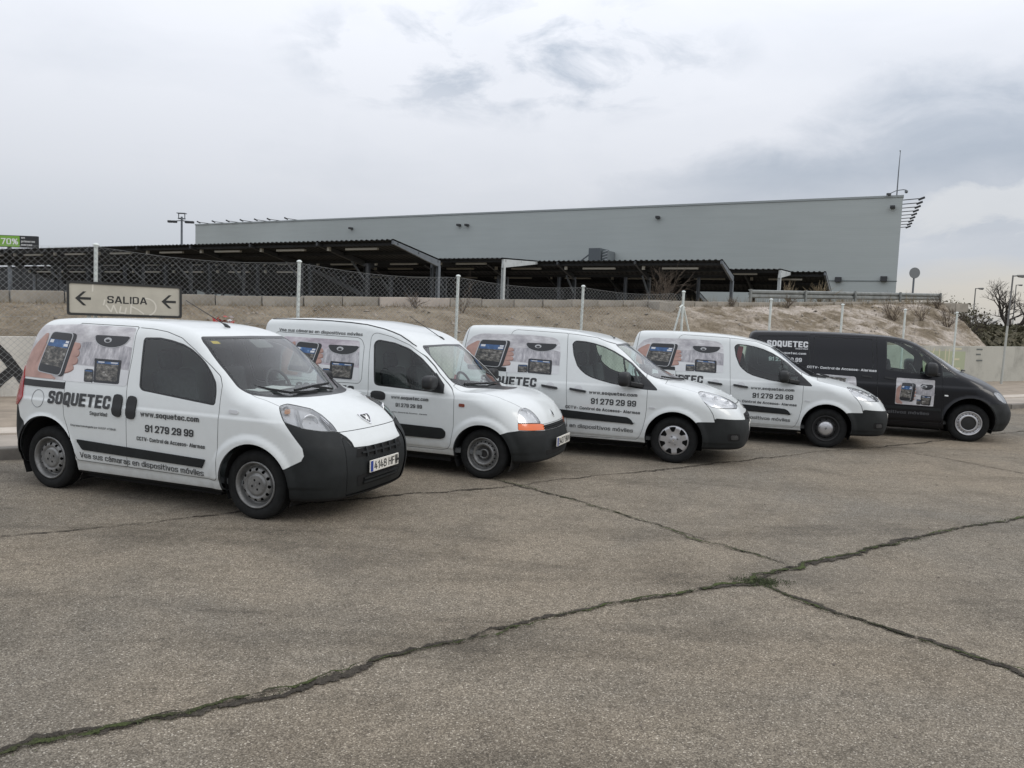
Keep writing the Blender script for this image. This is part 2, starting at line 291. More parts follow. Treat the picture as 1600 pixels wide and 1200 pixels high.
class MB:
    def __init__(s): s.v=[]; s.f=[]
    def add(s,v,f): b=len(s.v); s.v+= [tuple(map(float,x)) for x in v]; s.f+=[tuple(i+b for i in q) for q in f]; return s
    def box(s,c,d,rz=0.,M=None):
        V=[Vector(((i-.5)*d[0],(j-.5)*d[1],(k-.5)*d[2])) for i in (0,1) for j in (0,1) for k in (0,1)]
        R=M or Matrix.Rotation(rz,3,'Z'); V=[R@x+Vector(c) for x in V]
        return s.add(V,[(0,1,3,2),(4,6,7,5),(0,4,5,1),(2,3,7,6),(0,2,6,4),(1,5,7,3)])
    def bar(s,a,b,w,h=None,up=(0,0,1)):
        a=Vector(a);b=Vector(b); d=(b-a); L=d.length; d.normalize(); u=Vector(up); x=d.cross(u)
        if x.length<1e-4: x=d.cross(Vector((1,0,0)))
        x.normalize(); z=x.cross(d); R=Matrix((d,x,z)).transposed()
        return s.box((a+b)/2,(L,w,h or w),M=R)
    def tube(s,pts,r,n=8,cap=True):
        pts=[Vector(p) for p in pts]; rs=r if isinstance(r,(list,tuple)) else [r]*len(pts); b=len(s.v); prev=None
        for i,p in enumerate(pts):
            d=(pts[min(i+1,len(pts)-1)]-pts[max(i-1,0)]).normalized()
            x=prev-d*prev.dot(d) if prev is not None else d.orthogonal()
            x.normalize(); y=d.cross(x); prev=x
            for k in range(n):
                a=2*math.pi*k/n; s.v.append(tuple(p+(x*math.cos(a)+y*math.sin(a))*rs[i]))
        for i in range(len(pts)-1):
            for k in range(n):
                a=b+i*n+k; c=b+i*n+(k+1)%n; s.f.append((a,c,c+n,a+n))
        if cap:
            s.f.append(tuple(b+k for k in range(n))[::-1]); s.f.append(tuple(b+(len(pts)-1)*n+k for k in range(n)))
        return s
    def lathe(s,prof,n=32,axis='Y',c=(0,0,0)):
        b=len(s.v)
        for (r,h) in prof:
            for k in range(n):
                a=2*math.pi*k/n; ca,sa=r*math.cos(a),r*math.sin(a)
                p={'Y':(ca,h,sa),'Z':(ca,sa,h),'X':(h,ca,sa)}[axis]; s.v.append((p[0]+c[0],p[1]+c[1],p[2]+c[2]))
        for i in range(len(prof)-1):
            for k in range(n):
                q=(b+i*n+k,b+i*n+(k+1)%n,b+(i+1)*n+(k+1)%n,b+(i+1)*n+k); s.f.append(q if axis!='Z' else q)
        return s
    def prism(s,poly,y0,y1,plane='XZ'):
        n=len(poly); f=(lambda p,h:(p[0],h,p[1])) if plane=='XZ' else (lambda p,h:(p[0],p[1],h))
        return s.add([f(p,y0) for p in poly]+[f(p,y1) for p in poly],[tuple(range(n)),tuple(range(2*n-1,n-1,-1))]+[(i,i+n,(i+1)%n+n,(i+1)%n) for i in range(n)])
    def mesh(s,name,smooth=False,bevel=0.,fix=True):
        me=bpy.data.meshes.new(name); me.from_pydata(s.v,[],s.f); 
        if fix or bevel:
            bm=bmesh.new(); bm.from_mesh(me)
            if bevel: bmesh.ops.bevel(bm,geom=[e for e in bm.edges if e.is_manifold and e.calc_face_angle(0)>.6],offset=bevel,segments=2,affect='EDGES',profile=.5)
            bmesh.ops.recalc_face_normals(bm,faces=bm.faces); bm.to_mesh(me); bm.free()
        if smooth:
            me.polygons.foreach_set('use_smooth',np.ones(len(me.polygons),bool)); me.set_sharp_from_angle(angle=math.radians(40))
        me.update(); return me
    def build(s,name,m,parent=None,smooth=False,bevel=0.,fix=True,**k): return link(name,s.mesh(name,smooth,bevel,fix),m,parent,**k)
# ------------------------------------------------------------------ materials
MATS={}
def mat(name,col,rough=.6,metal=0.,var=0.,vscale=4.,bump=0.,bscale=30.,coat=0.,dirt=0.,spec=.5,col2=None,detail=6.):
    if name in MATS: return MATS[name]
    m=bpy.data.materials.new(name); m.use_nodes=True; t=m.node_tree; b=t.nodes['Principled BSDF']
    b.inputs['Roughness'].default_value=rough; b.inputs['Metallic'].default_value=metal; b.inputs['Coat Weight'].default_value=coat; b.inputs['Coat Roughness'].default_value=.06
    b.inputs['Specular IOR Level'].default_value=spec
    b.inputs['Base Color'].default_value=(*col,1)
    tcn=nd(t,'ShaderNodeTexCoord')
    if var or col2:
        n=nd(t,'ShaderNodeTexNoise',inp={'Scale':vscale,'Detail':detail,'Roughness':.6}); t.links.new(tcn.outputs['Object'],n.inputs['Vector'])
        c2=col2 or tuple(max(0,c*(1-var)) for c in col); c1=col if col2 else tuple(min(1,c*(1+var)) for c in col)
        f=mth(t,'MULTIPLY',mth(t,'SUBTRACT',n.outputs[0],.3),2.5,clamp=True)
        c=mix(t,f,c1,c2); t.links.new(c,b.inputs['Base Color'])
        r=mth(t,'ADD',mth(t,'MULTIPLY',n.outputs[0],.15),rough-.07); t.links.new(r,b.inputs['Roughness'])
    if dirt:
        n=nd(t,'ShaderNodeTexNoise',inp={'Scale':9.,'Detail':8.,'Roughness':.7}); t.links.new(tcn.outputs['Object'],n.inputs['Vector'])
        s=nd(t,'ShaderNodeSeparateXYZ'); t.links.new(tcn.outputs['Object'],s.inputs[0])
        g=mth(t,'MULTIPLY',mth(t,'SUBTRACT',.62,s.outputs[2]),1.6,clamp=True)   # road spray
        f=mth(t,'MULTIPLY',mth(t,'ADD',mth(t,'MULTIPLY',g,g),.10),mth(t,'MULTIPLY',mth(t,'SUBTRACT',n.outputs[0],.25),dirt*2.2),clamp=True)
        c=mix(t,f,col,(.22,.19,.155)); t.links.new(c,b.inputs['Base Color'])
        t.links.new(mth(t,'ADD',mth(t,'MULTIPLY',f,.5),rough),b.inputs['Roughness'])
    if bump:
        n=nd(t,'ShaderNodeTexNoise',inp={'Scale':bscale,'Detail':5.}); t.links.new(tcn.outputs['Object'],n.inputs['Vector'])
        bp=nd(t,'ShaderNodeBump',inp={'Strength':bump,'Distance':.01}); t.links.new(n.outputs[0],bp.inputs['Height']); t.links.new(bp.outputs[0],b.inputs['Normal'])
    MATS[name]=m; return m
def glass(name,tint,gl=1.0):
    m=bpy.data.materials.new(name); m.use_nodes=True; t=m.node_tree; t.nodes.clear()
    tr=nd(t,'ShaderNodeBsdfTransparent'); tr.inputs[0].default_value=(*tint,1); g=nd(t,'ShaderNodeBsdfGlossy'); g.inputs['Roughness'].default_value=.01
    g.inputs[0].default_value=(gl,gl,gl,1)
    f=nd(t,'ShaderNodeFresnel',inp={0:1.5}); k=mth(t,'MULTIPLY',f.outputs[0],1.25,clamp=True)
    s=nd(t,'ShaderNodeMixShader'); t.links.new(k,s.inputs[0]); t.links.new(tr.outputs[0],s.inputs[1]); t.links.new(g.outputs[0],s.inputs[2])
    o=nd(t,'ShaderNodeOutputMaterial'); t.links.new(s.outputs[0],o.inputs[0]); return m
WHITE=mat('white_paint',(.655,.685,.682),.33,coat=.5,dirt=.85)
BLACKP=mat('black_paint',(.0045,.005,.0075),.32,coat=.30,dirt=.06,spec=.22)
PLAST=mat('grey_black_plastic',(.0115,.0135,.0140),.66,spec=.32,var=.25,vscale=6,bump=.06,bscale=260)
PLASTM=mat('black_trim',(.012,.013,.014),.5)
RUBBER=mat('rubber',(.010,.0105,.0105),.85,var=.35,vscale=14,bump=.1,bscale=120,spec=.3)
SEAL=mat('window_seal_black',(.010,.011,.012),.3)
LINING=mat('cabin_lining',(.13,.135,.135),.9)
GLASS=glass('side_glass',(.72,.83,.79)); WGLASS=glass('windscreen_glass',(.88,.94,.92)); CLEAR=glass('lamp_lens',(.93,.94,.95)); 
STEEL=mat('wheel_steel',(.21,.21,.205),.45,metal=.5,var=.3,vscale=16,bump=.08,bscale=60)
STEELD=mat('wheel_steel_dark',(.05,.05,.05),.55,metal=.3,var=.4,vscale=14)
STEELB=mat('wheel_steel_black',(.014,.014,.014),.6)
SILVER=mat('silver_hubcap',(.50,.50,.51),.30,metal=.75,var=.12,vscale=12)
CHROME=mat('chrome',(.75,.75,.76),.12,metal=1.)
REFL=mat('lamp_reflector',(.80,.81,.82),.28,metal=.35)
HOUSE=mat('lamp_housing',(.52,.53,.54),.35)
ORANGE=mat('orange_lens',(.72,.14,.02),.18,coat=.8); RED=mat('red_lens',(.30,.008,.012),.2,coat=.8)
INK=mat('print_dark',(.030,.032,.034),.45,var=.15,vscale=20); INKW=mat('print_white',(.62,.63,.64),.45); INKG=mat('print_grey',(.085,.088,.095),.45)
WELL=mat('wheel_well',(.004,.004,.004),.95)
SEAT=mat('seat_cloth',(.045,.047,.052),.95,var=.3,vscale=30); DASH=mat('dash_plastic',(.035,.036,.038),.7); BULK=mat('bulkhead_grey',(.34,.36,.35),.7)
PAPER=mat('paper',(.75,.76,.76),.7)
PLATE=mat('plate_white',(.68,.66,.60),.4); PBLUE=mat('plate_blue',(.02,.05,.25),.4)
SKIN=mat('print_skin',(.40,.245,.205),.4,var=.22,vscale=7); SKIND=mat('print_skin_shade',(.24,.13,.105),.4)
def printmat(name,stops,scale,stretch=(1,1,1),detail=8.):
    m=bpy.data.materials.new(name); m.use_nodes=True; t=m.node_tree; b=t.nodes['Principled BSDF']; b.inputs['Roughness'].default_value=.35
    tcn=nd(t,'ShaderNodeTexCoord'); mp=nd(t,'ShaderNodeMapping'); mp.inputs['Scale'].default_value=stretch; t.links.new(tcn.outputs['Object'],mp.inputs[0])
    n=nd(t,'ShaderNodeTexNoise',inp={'Scale':scale,'Detail':detail,'Roughness':.7}); t.links.new(mp.outputs[0],n.inputs['Vector'])
    t.links.new(ramp(t,n.outputs[0],stops),b.inputs['Base Color']); return m
PANEL=printmat('print_panel',[(.3,(.30,.29,.31)),(.5,(.50,.49,.50)),(.62,(.62,.62,.63)),(.75,(.72,.72,.73))],3.2,(1,1,2.2))
PANELP=printmat('print_panel_mauve',[(.3,(.26,.22,.25)),(.5,(.44,.39,.43)),(.62,(.56,.52,.55)),(.75,(.68,.66,.67))],3.2,(1,1,2.2))
CITY=printmat('print_city',[(.35,(.22,.22,.24)),(.5,(.38,.37,.39)),(.6,(.50,.49,.51)),(.7,(.66,.65,.66))],9.,(2.2,1,.7))
PLAIN=printmat('print_fade',[(.3,(.55,.56,.57)),(.7,(.70,.71,.72))],2.)
PHOTO=printmat('print_screen_photo',[(.36,(.015,.018,.02)),(.48,(.07,.066,.06)),(.58,(.17,.16,.14)),(.72,(.50,.50,.49))],17.,(1,1,1.8))
PBLUE2=printmat('print_screen_blue',[(.3,(.02,.05,.12)),(.6,(.05,.13,.30)),(.7,(.25,.38,.55))],14.)
PDARK=mat('print_device_black',(.016,.017,.02),.3)
PMETAL=mat('print_bezel',(.42,.43,.44),.35)
CONC=mat('concrete',(.285,.26,.22),.9,var=.22,vscale=2.2,bump=.35,bscale=22)
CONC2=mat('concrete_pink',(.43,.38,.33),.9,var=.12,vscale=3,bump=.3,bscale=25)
GALV=mat('galvanised_steel',(.62,.66,.63),.42,metal=.35,var=.12,vscale=9)
WIRE=mat('fence_wire',(.33,.345,.345),.5,metal=.2)
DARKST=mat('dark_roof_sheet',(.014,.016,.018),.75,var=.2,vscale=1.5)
COLST=mat('painted_steel_grey',(.12,.135,.15),.5,var=.12,vscale=3)
LTST=mat('light_steel',(.45,.48,.48),.5,var=.1,vscale=2)
FIX=mat('lamp_strip',(.36,.35,.30),.5)
# ------------------------------------------------------------------ the lot: row axis S (along the kerb) and T (away from it)
RA=math.radians(31.0); DS=Vector((math.cos(RA),math.sin(RA),0)); DT=Vector((-math.sin(RA),math.cos(RA),0))
def W(s,t,z=0.): return DS*s+DT*t+Vector((0,0,z))
# asphalt
am=bpy.data.materials.new('asphalt'); am.use_nodes=True; t=am.node_tree; b=t.nodes['Principled BSDF']; b.inputs['Roughness'].default_value=.93; b.inputs['Specular IOR Level'].default_value=.25
tcn=nd(t,'ShaderNodeTexCoord')
def tn(scale,detail=6.,rough=.6,dist=0.,vec=None):
    n=nd(t,'ShaderNodeTexNoise',inp={'Scale':scale,'Detail':detail,'Roughness':rough,'Distortion':dist}); t.links.new(vec or tcn.outputs['Object'],n.inputs['Vector']); return n.outputs[0]
vo=nd(t,'ShaderNodeTexVoronoi',inp={'Scale':145.,'Randomness':1.}); t.links.new(tcn.outputs['Object'],vo.inputs['Vector'])
sv=nd(t,'ShaderNodeSeparateColor'); t.links.new(vo.outputs['Color'],sv.inputs[0])
stone=ramp(t,sv.outputs[0],[(0,(.115,.100,.079)),(.35,(.186,.163,.129)),(.72,(.250,.221,.176)),(.95,(.32,.287,.235)),(1.,(.52,.48,.41))])
pit=mth(t,'MULTIPLY',mth(t,'SUBTRACT',vo.outputs['Distance'],.38),1.9,clamp=True)
stone=mix(t,mth(t,'MULTIPLY',pit,.55),stone,(.040,.035,.030))
big=tn(.22,5.,.6,.6); mid=tn(1.3,6.,.65,.3); fine=tn(11.,5.)
mp=nd(t,'ShaderNodeMapping'); mp.inputs['Rotation'].default_value[2]=-RA-.5; mp.inputs['Scale'].default_value=(.22,1.,1.); t.links.new(tcn.outputs['Object'],mp.inputs[0])
streak=tn(1.1,6.,.62,.4,mp.outputs[0])
tone=ramp(t,big,[(.3,(.90,.93,.97)),(.5,(1.15,1.12,1.08)),(.7,(1.28,1.20,1.10))])
c=mix(t,1.,stone,tone,'MULTIPLY')
c=mix(t,1.,c,ramp(t,mid,[(.28,.74),(.5,1.),(.75,1.12)]),'MULTIPLY')
c=mix(t,1.,c,ramp(t,streak,[(.34,.70),(.46,.97),(.6,1.),(.8,1.08)]),'MULTIPLY')
c=mix(t,1.,c,ramp(t,fine,[(.3,.82),(.5,1.),(.7,1.12)]),'MULTIPLY')
sp_=mth(t,'MULTIPLY',mth(t,'SUBTRACT',tn(3.7,3.,.5),.73),14.,clamp=True)
c=mix(t,mth(t,'MULTIPLY',sp_,.5),c,(.035,.033,.03))
st2=mth(t,'MULTIPLY',mth(t,'SUBTRACT',tn(.55,4.,.55,.8),.60),5.,clamp=True); c=mix(t,mth(t,'MULTIPLY',st2,.30),c,(.055,.052,.048))
mp3=nd(t,'ShaderNodeMapping'); mp3.inputs['Rotation'].default_value[2]=-RA+.12; mp3.inputs['Scale'].default_value=(.07,1.6,1.); t.links.new(tcn.outputs['Object'],mp3.inputs[0])
ty=mth(t,'MULTIPLY',mth(t,'SUBTRACT',tn(.9,3.,.5,.2,mp3.outputs[0]),.58),6.,clamp=True); c=mix(t,mth(t,'MULTIPLY',ty,.19),c,(.05,.047,.043))
t.links.new(c,b.inputs['Base Color'])
h=mth(t,'ADD',mth(t,'MULTIPLY',vo.outputs['Distance'],-1.),mth(t,'MULTIPLY',mid,.6))
bp=nd(t,'ShaderNodeBump',inp={'Strength':.55,'Distance':.008}); t.links.new(h,bp.inputs['Height']); t.links.new(bp.outputs[0],b.inputs['Normal'])
g=MB(); R=900
g.add([(-R,-R,0),(R,-R,0),(R,R,0),(-R,R,0)],[(0,1,2,3)]); put(g.build('ground',am),kind='structure')
# cracks with moss
def crackmat(name,cols,thr):
    global tcn,t
    m=bpy.data.materials.new(name); m.use_nodes=True; t=m.node_tree; b=t.nodes['Principled BSDF']; b.inputs['Roughness'].default_value=.95; b.inputs['Specular IOR Level'].default_value=.2
    tcn=nd(t,'ShaderNodeTexCoord'); n1=tn(4.,5.); n2=tn(75.,4.,.7); n3=tn(16.,7.,.75)
    c=mix(t,1.,ramp(t,n1,cols),ramp(t,n2,[(.3,.45),(.5,1.),(.7,1.7)]),'MULTIPLY'); t.links.new(c,b.inputs['Base Color'])
    bp=nd(t,'ShaderNodeBump',inp={'Strength':1.,'Distance':.02}); t.links.new(n2,bp.inputs['Height']); t.links.new(bp.outputs[0],b.inputs['Normal'])
    at=nd(t,'ShaderNodeAttribute',attribute_name='middle'); f=mth(t,'ADD',mth(t,'MULTIPLY',at.outputs['Fac'],1.5),mth(t,'ADD',mth(t,'MULTIPLY',mth(t,'SUBTRACT',n3,.5),2.6),mth(t,'MULTIPLY',mth(t,'SUBTRACT',n1,.5),1.2)))
    f=mth(t,'MULTIPLY',mth(t,'SUBTRACT',f,thr),5.,clamp=True)
    tr=nd(t,'ShaderNodeBsdfTransparent'); ms=nd(t,'ShaderNodeMixShader'); t.links.new(f,ms.inputs[0]); t.links.new(tr.outputs[0],ms.inputs[1]); t.links.new(b.outputs[0],ms.inputs[2]); t.links.new(ms.outputs[0],t.nodes['Material Output'].inputs[0]); return m
moss=crackmat('crack_moss',[(.35,(.050,.045,.033)),(.5,(.058,.066,.030)),(.62,(.070,.092,.030)),(.78,(.12,.115,.08))],.98)
darkc=crackmat('crack_dark',[(.35,(.042,.037,.030)),(.6,(.080,.070,.057)),(.75,(.13,.115,.094))],.92)
def crack(pts,w,m,seed,z=.004,jit=.35):
    rr=random.Random(seed); P=[]
    for i in range(len(pts)-1):
        a=Vector((*pts[i],0)); c_=Vector((*pts[i+1],0)); n=max(2,int((c_-a).length/.035))
        for k in range(n): P.append(a.lerp(c_,k/n))
    P.append(Vector((*pts[-1],0))); g=MB(); o=0.; L=[];wl=1.;wr=1.;o2=0.
    for i,p in enumerate(P):
        d=(P[min(i+1,len(P)-1)]-P[max(i-1,0)]).normalized(); nrm=Vector((-d.y,d.x,0))
        o=o*.9+rr.gauss(0,.012); wl=wl*.8+.2*rr.uniform(.2,1.9)+rr.gauss(0,.1); wr=wr*.8+.2*rr.uniform(.2,1.9)+rr.gauss(0,.1)
        ww=w*(1+.45*math.sin(i*.045+seed)+.25*math.sin(i*.17+seed*2)); e=min(1,i/12,(len(P)-1-i)/12)
        q=p+nrm*o; L.append((q+nrm*max(.004,ww*wl)*e+Vector((0,0,z)),q+Vector((0,0,z+.006*e)),q-nrm*max(.004,ww*wr)*e+Vector((0,0,z))))
    g.add([x for tr in L for x in tr],[f for i in range(len(L)-1) for f in ((i*3,i*3+1,i*3+4,i*3+3),(i*3+1,i*3+2,i*3+5,i*3+4))])
    o_=put(g.build('ground_crack',m,fix=False),kind='structure'); a_=o_.data.attributes.new('middle','FLOAT','POINT'); a_.data.foreach_set('value',np.tile([0.,1.,0.],len(L))); return P
C1=[(-6.5,-.2),(-4.2,1.5),(-2.02,2.97),(-1.86,3.12),(-1.65,3.25),(-1.4,3.36),(-1.16,3.52),(-.91,3.75),(-.63,4.01),(-.31,4.24),(.05,4.49),(.47,4.8),(.92,5.04),(1.41,5.31),(1.78,5.47),(2.0,5.68),(2.32,5.93),(2.68,6.18),(3.46,6.68),(4.39,7.32),(5.4,7.91),(8,9.7),(12,12.2)]
C2=[(1.80,5.50),(1.88,5.44),(1.98,5.25),(2.16,4.95),(2.34,4.77),(2.57,4.5),(2.75,4.29),(2.88,4.1),(4.1,2.4),(5.6,.4)]
C3=[(-.2,8.86),(.15,8.49),(.71,7.85),(1.05,7.42),(1.41,7.0),(1.72,6.56),(2.06,6.23),(2.27,5.92)]
C4=[(-8,3.2),(-3.97,5.9),(-3.59,6.1),(-3.21,6.39),(-2.8,6.7),(-2.48,6.93),(-1.9,7.35),(-1.27,7.78),(-.64,8.1),(.15,8.56),(.81,9.07),(2.12,9.89),(3.75,11.03),(5.47,12.2),(7.15,13.25),(10.36,15.39),(14,17.7)]
C5=[(5.93,12.3),(6.57,11.7),(6.82,11.2),(7.15,10.54),(8.4,8.6)]
crack(C1,.054,darkc,6,.004); P1=crack(C1,.032,moss,1,.009); crack([(p[0]+.07,p[1]+.05) for p in C1[2:9]],.012,darkc,9,.004)
P2=crack(C2,.028,moss,2,.009); crack(C2,.048,darkc,7,.004); P3=crack(C3,.020,moss,3,.008); crack(C4,.034,darkc,4); crack(C5,.018,darkc,5); crack(C3,.032,darkc,8,.0035)
# little moss and grass tufts in the cracks
TUFT=mat('moss_tuft',(.050,.064,.026),.9,var=.5,vscale=40,col2=None)
g=MB(); rr=random.Random(4)
def tuft(p,hh,n):
    for k in range(n):
        a=rr.uniform(0,6.28); q=Vector((p.x+rr.gauss(0,.018),p.y+rr.gauss(0,.018),.006)); d=Vector((math.cos(a),math.sin(a),0)); h_=hh*rr.uniform(.4,1.2); e=d.cross(Vector((0,0,1)))*rr.uniform(.002,.005)
        tip=q+d*h_*rr.uniform(.3,.9)+Vector((0,0,h_)); g.add([q-e,q+e,tip],[(0,1,2)])
for P,den in ((P1,.75),(P2,.7),(P3,.5)):
    for p in P:
        if abs(p.x)<7 and rr.random()<den: tuft(p,rr.uniform(.005,.014),5)
for k in range(320):
    tuft(Vector((1.86+rr.gauss(0,.085),5.50+rr.gauss(0,.045),0)),rr.uniform(.005,.014),6)
g.build('crack_moss_tufts',TUFT,fix=False,kind='stuff')
# leaf litter and pebbles
PEB=mat('pebble',(.20,.17,.14),.9,var=.4,vscale=5)
g=MB()
for k in range(420):
    y=rr.uniform(2.2,15); x=rr.uniform(-.75,.8)*y; r=rr.uniform(.003,.010)*(1+y*.05)
    if Vector((x,y,0)).dot(DT)>10.4: continue
    V=[(x+r*rr.uniform(-1.2,-.6),y,r*.3),(x,y-r,r*.2),(x+r*rr.uniform(.6,1.3),y,r*.3),(x,y+r,r*.25),(x,y,r*rr.uniform(.7,1.2)),(x,y,-.002)]
    g.add(V,[(0,1,4),(1,2,4),(2,3,4),(3,0,4)])
g.build('loose_pebbles',PEB,fix=False,kind='stuff')
# kerb stones and pavement
S0,S1=-14,70
def slab(name,s0,s1,t0,t1,z0,z1,m,**k):
    g=MB(); v=[W(s,t_,z) for z in (z0,z1) for (s,t_) in ((s0,t0),(s1,t0),(s1,t1),(s0,t1))]
    g.add(v,[(0,3,2,1),(4,5,6,7),(0,1,5,4),(1,2,6,5),(2,3,7,6),(3,0,4,7)]); return g.build(name,m,**k)
PAVE=mat('pavement_concrete',(.33,.29,.245),.95,var=.25,vscale=1.6,bump=.4,bscale=40)
PAVED=mat('pavement_dirt',(.27,.225,.175),.97,var=.25,vscale=2.4,bump=.6,bscale=30)
PAVEL=mat('pavement_light_band',(.46,.41,.35),.9,var=.12,vscale=3,bump=.3,bscale=40)
kerb=bpy.data.objects.new('kerb',None); COL.objects.link(kerb); kerb['kind']='structure'
km=MB().box((0,0,0),(.985,.16,.26)).mesh('kerb_stone',bevel=.018)
KERB=mat('kerb_stone',(.17,.155,.135),.92,var=.25,vscale=3,bump=.4,bscale=35)
for k in range(int((S1-S0)/1.0)):
    o=link('kerb_stone',km,KERB,kerb); o.location=W(S0+k+.5,10.73+random.gauss(0,.004),.005+random.gauss(0,.003)); o.rotation_euler=(0,0,RA)
slab('pavement',S0,S1,10.815,11.84,-.02,.125,PAVE,kind='structure')
slab('pavement_edging',S0,S1,11.843,12.38,-.02,.150,PAVEL,kind='structure')
slab('path',S0,S1,12.383,16.62,-.02,.138,PAVED,kind='structure')
# boundary wall
wm=bpy.data.materials.new('rendered_wall'); wm.use_nodes=True; t=wm.node_tree; b=t.nodes['Principled BSDF']; b.inputs['Roughness'].default_value=.9
tcn=nd(t,'ShaderNodeTexCoord'); spx=nd(t,'ShaderNodeSeparateXYZ'); t.links.new(tcn.outputs['Object'],spx.inputs[0])
n1=tn(1.3,7.,.65); n2=tn(7.,6.,.7)
c=mix(t,mth(t,'MULTIPLY',mth(t,'SUBTRACT',spx.outputs[0],22.),.25,clamp=True),(.60,.58,.53),(.40,.392,.345))
c=mix(t,1.,c,ramp(t,n1,[(.3,.72),(.5,1.),(.7,1.06)]),'MULTIPLY')
mpw=nd(t,'ShaderNodeMapping'); mpw.inputs['Scale'].default_value=(1.,1.,.12); t.links.new(tcn.outputs['Object'],mpw.inputs[0])
c=mix(t,mth(t,'MULTIPLY',mth(t,'SUBTRACT',tn(4.,6.,.7,0.,mpw.outputs[0]),.56),3.2,clamp=True),c,(.17,.165,.145)); t.links.new(c,b.inputs['Base Color'])
bp=nd(t,'ShaderNodeBump',inp={'Strength':.5,'Distance':.01}); t.links.new(n2,bp.inputs['Height']); t.links.new(bp.outputs[0],b.inputs['Normal'])
def wtop(s): return 1.23+.0098*s
wall=thing('boundary_wall','long low rendered wall with graffiti at the foot of the dirt bank, pale at left and greenish at right','wall',rz=RA)
g=MB(); g.add([(s,16.62+d,z) for s in (-14,70) for d in (0,.22) for z in (.0,wtop(s))],[(0,1,3,2),(4,6,7,5),(0,4,5,1),(2,3,7,6),(1,5,7,3),(0,2,6,4)]); g.build('wall_face',wm,wall)
BLK=mat('graffiti_black',(.015,.015,.016),.6); CRM=mat('graffiti_cream',(.50,.47,.33),.7); GRN=mat('graffiti_green',(.33,.36,.24),.7)
def strokes(name,paths,w,m,parent,y=16.612):
    g=MB()
    for k,pth in enumerate(paths):
        pp=[Vector((a,0,c)) for a,c in pth]
        for i in range(len(pp)-1):
            d=(pp[i+1]-pp[i]); L=d.length; d/=L; n=Vector((-d.z,0,d.x))*w/2; e=d*w*.3
            q=[pp[i]-e-n,pp[i+1]+e-n,pp[i+1]+e+n,pp[i]-e+n]; yy=y-.0006*(i%3)-.0002*k
            g.add([(p.x,yy,p.z) for p in q],[(0,1,2,3)])
    return g.build(name,m,parent,fix=False)
strokes('graffiti',[[(-.95,1.12),(-.72,.85),(-.45,.42),(-.30,.20)],[(-.62,.62),(-.80,.45),(-1.0,.22)],[(-1.5,.25),(-1.45,.7),(-1.2,1.1),(-.95,1.12)]],.17,BLK,wall)
strokes('graffiti',[[(9.2,.5),(9.5,1.05),(9.8,.55)],[(10.1,.5),(10.1,1.0),(10.45,.85),(10.2,.7),(10.5,.5)],[(10.9,1.05),(10.75,.6),(11.1,.5),(11.2,1.0)],[(11.6,.5),(11.6,1.1),(11.65,.75),(11.95,.7),(12.0,.5)],[(12.4,1.0),(12.3,.6),(12.7,.6),(12.75,1.0)]],.07,BLK,wall)
strokes('graffiti',[[(27.9,.6),(27.9,1.38)],[(28.4,1.4),(28.15,1.0),(28.45,.6)],[(28.75,1.38),(28.72,.75),(28.95,.62),(29.15,.75),(29.15,1.38)],[(29.4,.62),(29.4,1.38)],[(30.2,1.42),(29.75,1.42),(29.75,1.02),(30.1,1.02)],[(29.75,1.0),(29.75,.66),(30.2,.66)]],.075,CRM,wall)
strokes('graffiti',[[(27.6,.95),(30.3,.95)]],.75,GRN,wall,16.615)
strokes('graffiti',[[(31.3,1.42),(31.7,1.42)],[(31.3,1.22),(31.6,1.22)],[(31.35,.98),(31.75,.98)]],.06,mat('graffiti_faded',(.12,.13,.12),.8),wall)
# embankment and upper lot
dm=bpy.data.materials.new('dry_earth'); dm.use_nodes=True; t=dm.node_tree; b=t.nodes['Principled BSDF']; b.inputs['Roughness'].default_value=.97; b.inputs['Specular IOR Level'].default_value=.15
tcn=nd(t,'ShaderNodeTexCoord'); n1=tn(.8,7.,.65,.4); n2=tn(9.,6.,.7); n3=tn(40.,4.,.7); spx=nd(t,'ShaderNodeSeparateXYZ'); t.links.new(tcn.outputs['Object'],spx.inputs[0])
c=ramp(t,n1,[(.3,(.130,.104,.072)),(.5,(.218,.180,.130)),(.66,(.272,.232,.176)),(.8,(.32,.28,.225))])
chk=mth(t,'MULTIPLY',mth(t,'MULTIPLY',mth(t,'SUBTRACT',n1,.44),6.,clamp=True),mth(t,'MULTIPLY',mth(t,'SUBTRACT',spx.outputs[0],17.),.25,clamp=True))
c=mix(t,mth(t,'MULTIPLY',chk,.75),c,(.50,.445,.395))
c=mix(t,1.,c,ramp(t,n2,[(.3,.62),(.5,1.),(.7,1.2)]),'MULTIPLY'); c=mix(t,1.,c,ramp(t,n3,[(.3,.75),(.6,1.1)]),'MULTIPLY')
t.links.new(c,b.inputs['Base Color'])
bp=nd(t,'ShaderNodeBump',inp={'Strength':.9,'Distance':.05}); t.links.new(n2,bp.inputs['Height']); t.links.new(bp.outputs[0],b.inputs['Normal'])
def hsh(i,j,s=0): 
    v=np.sin(i*127.1+j*311.7+s*74.7)*43758.5453; return v-np.floor(v)
def vnoise(x,y,s=0):
    i,j=np.floor(x),np.floor(y); f,g_=x-i,y-j; f=f*f*(3-2*f); g_=g_*g_*(3-2*g_)
    return (hsh(i,j,s)*(1-f)+hsh(i+1,j,s)*f)*(1-g_)+(hsh(i,j+1,s)*(1-f)+hsh(i+1,j+1,s)*f)*g_
def fbm(x,y,o=4,s=0):
    r=0;a=.5
    for k in range(o): r=r+a*vnoise(x*2**k,y*2**k,s+k); a*=.5
    return r
def crest(s): return np.interp(s,[-14,-1,1.6,4.6,8.2,12.5,17.7,24.3,32.6,36.4,60],[1.5,1.83,1.91,1.99,2.14,2.28,2.52,2.80,3.27,3.39,3.4])
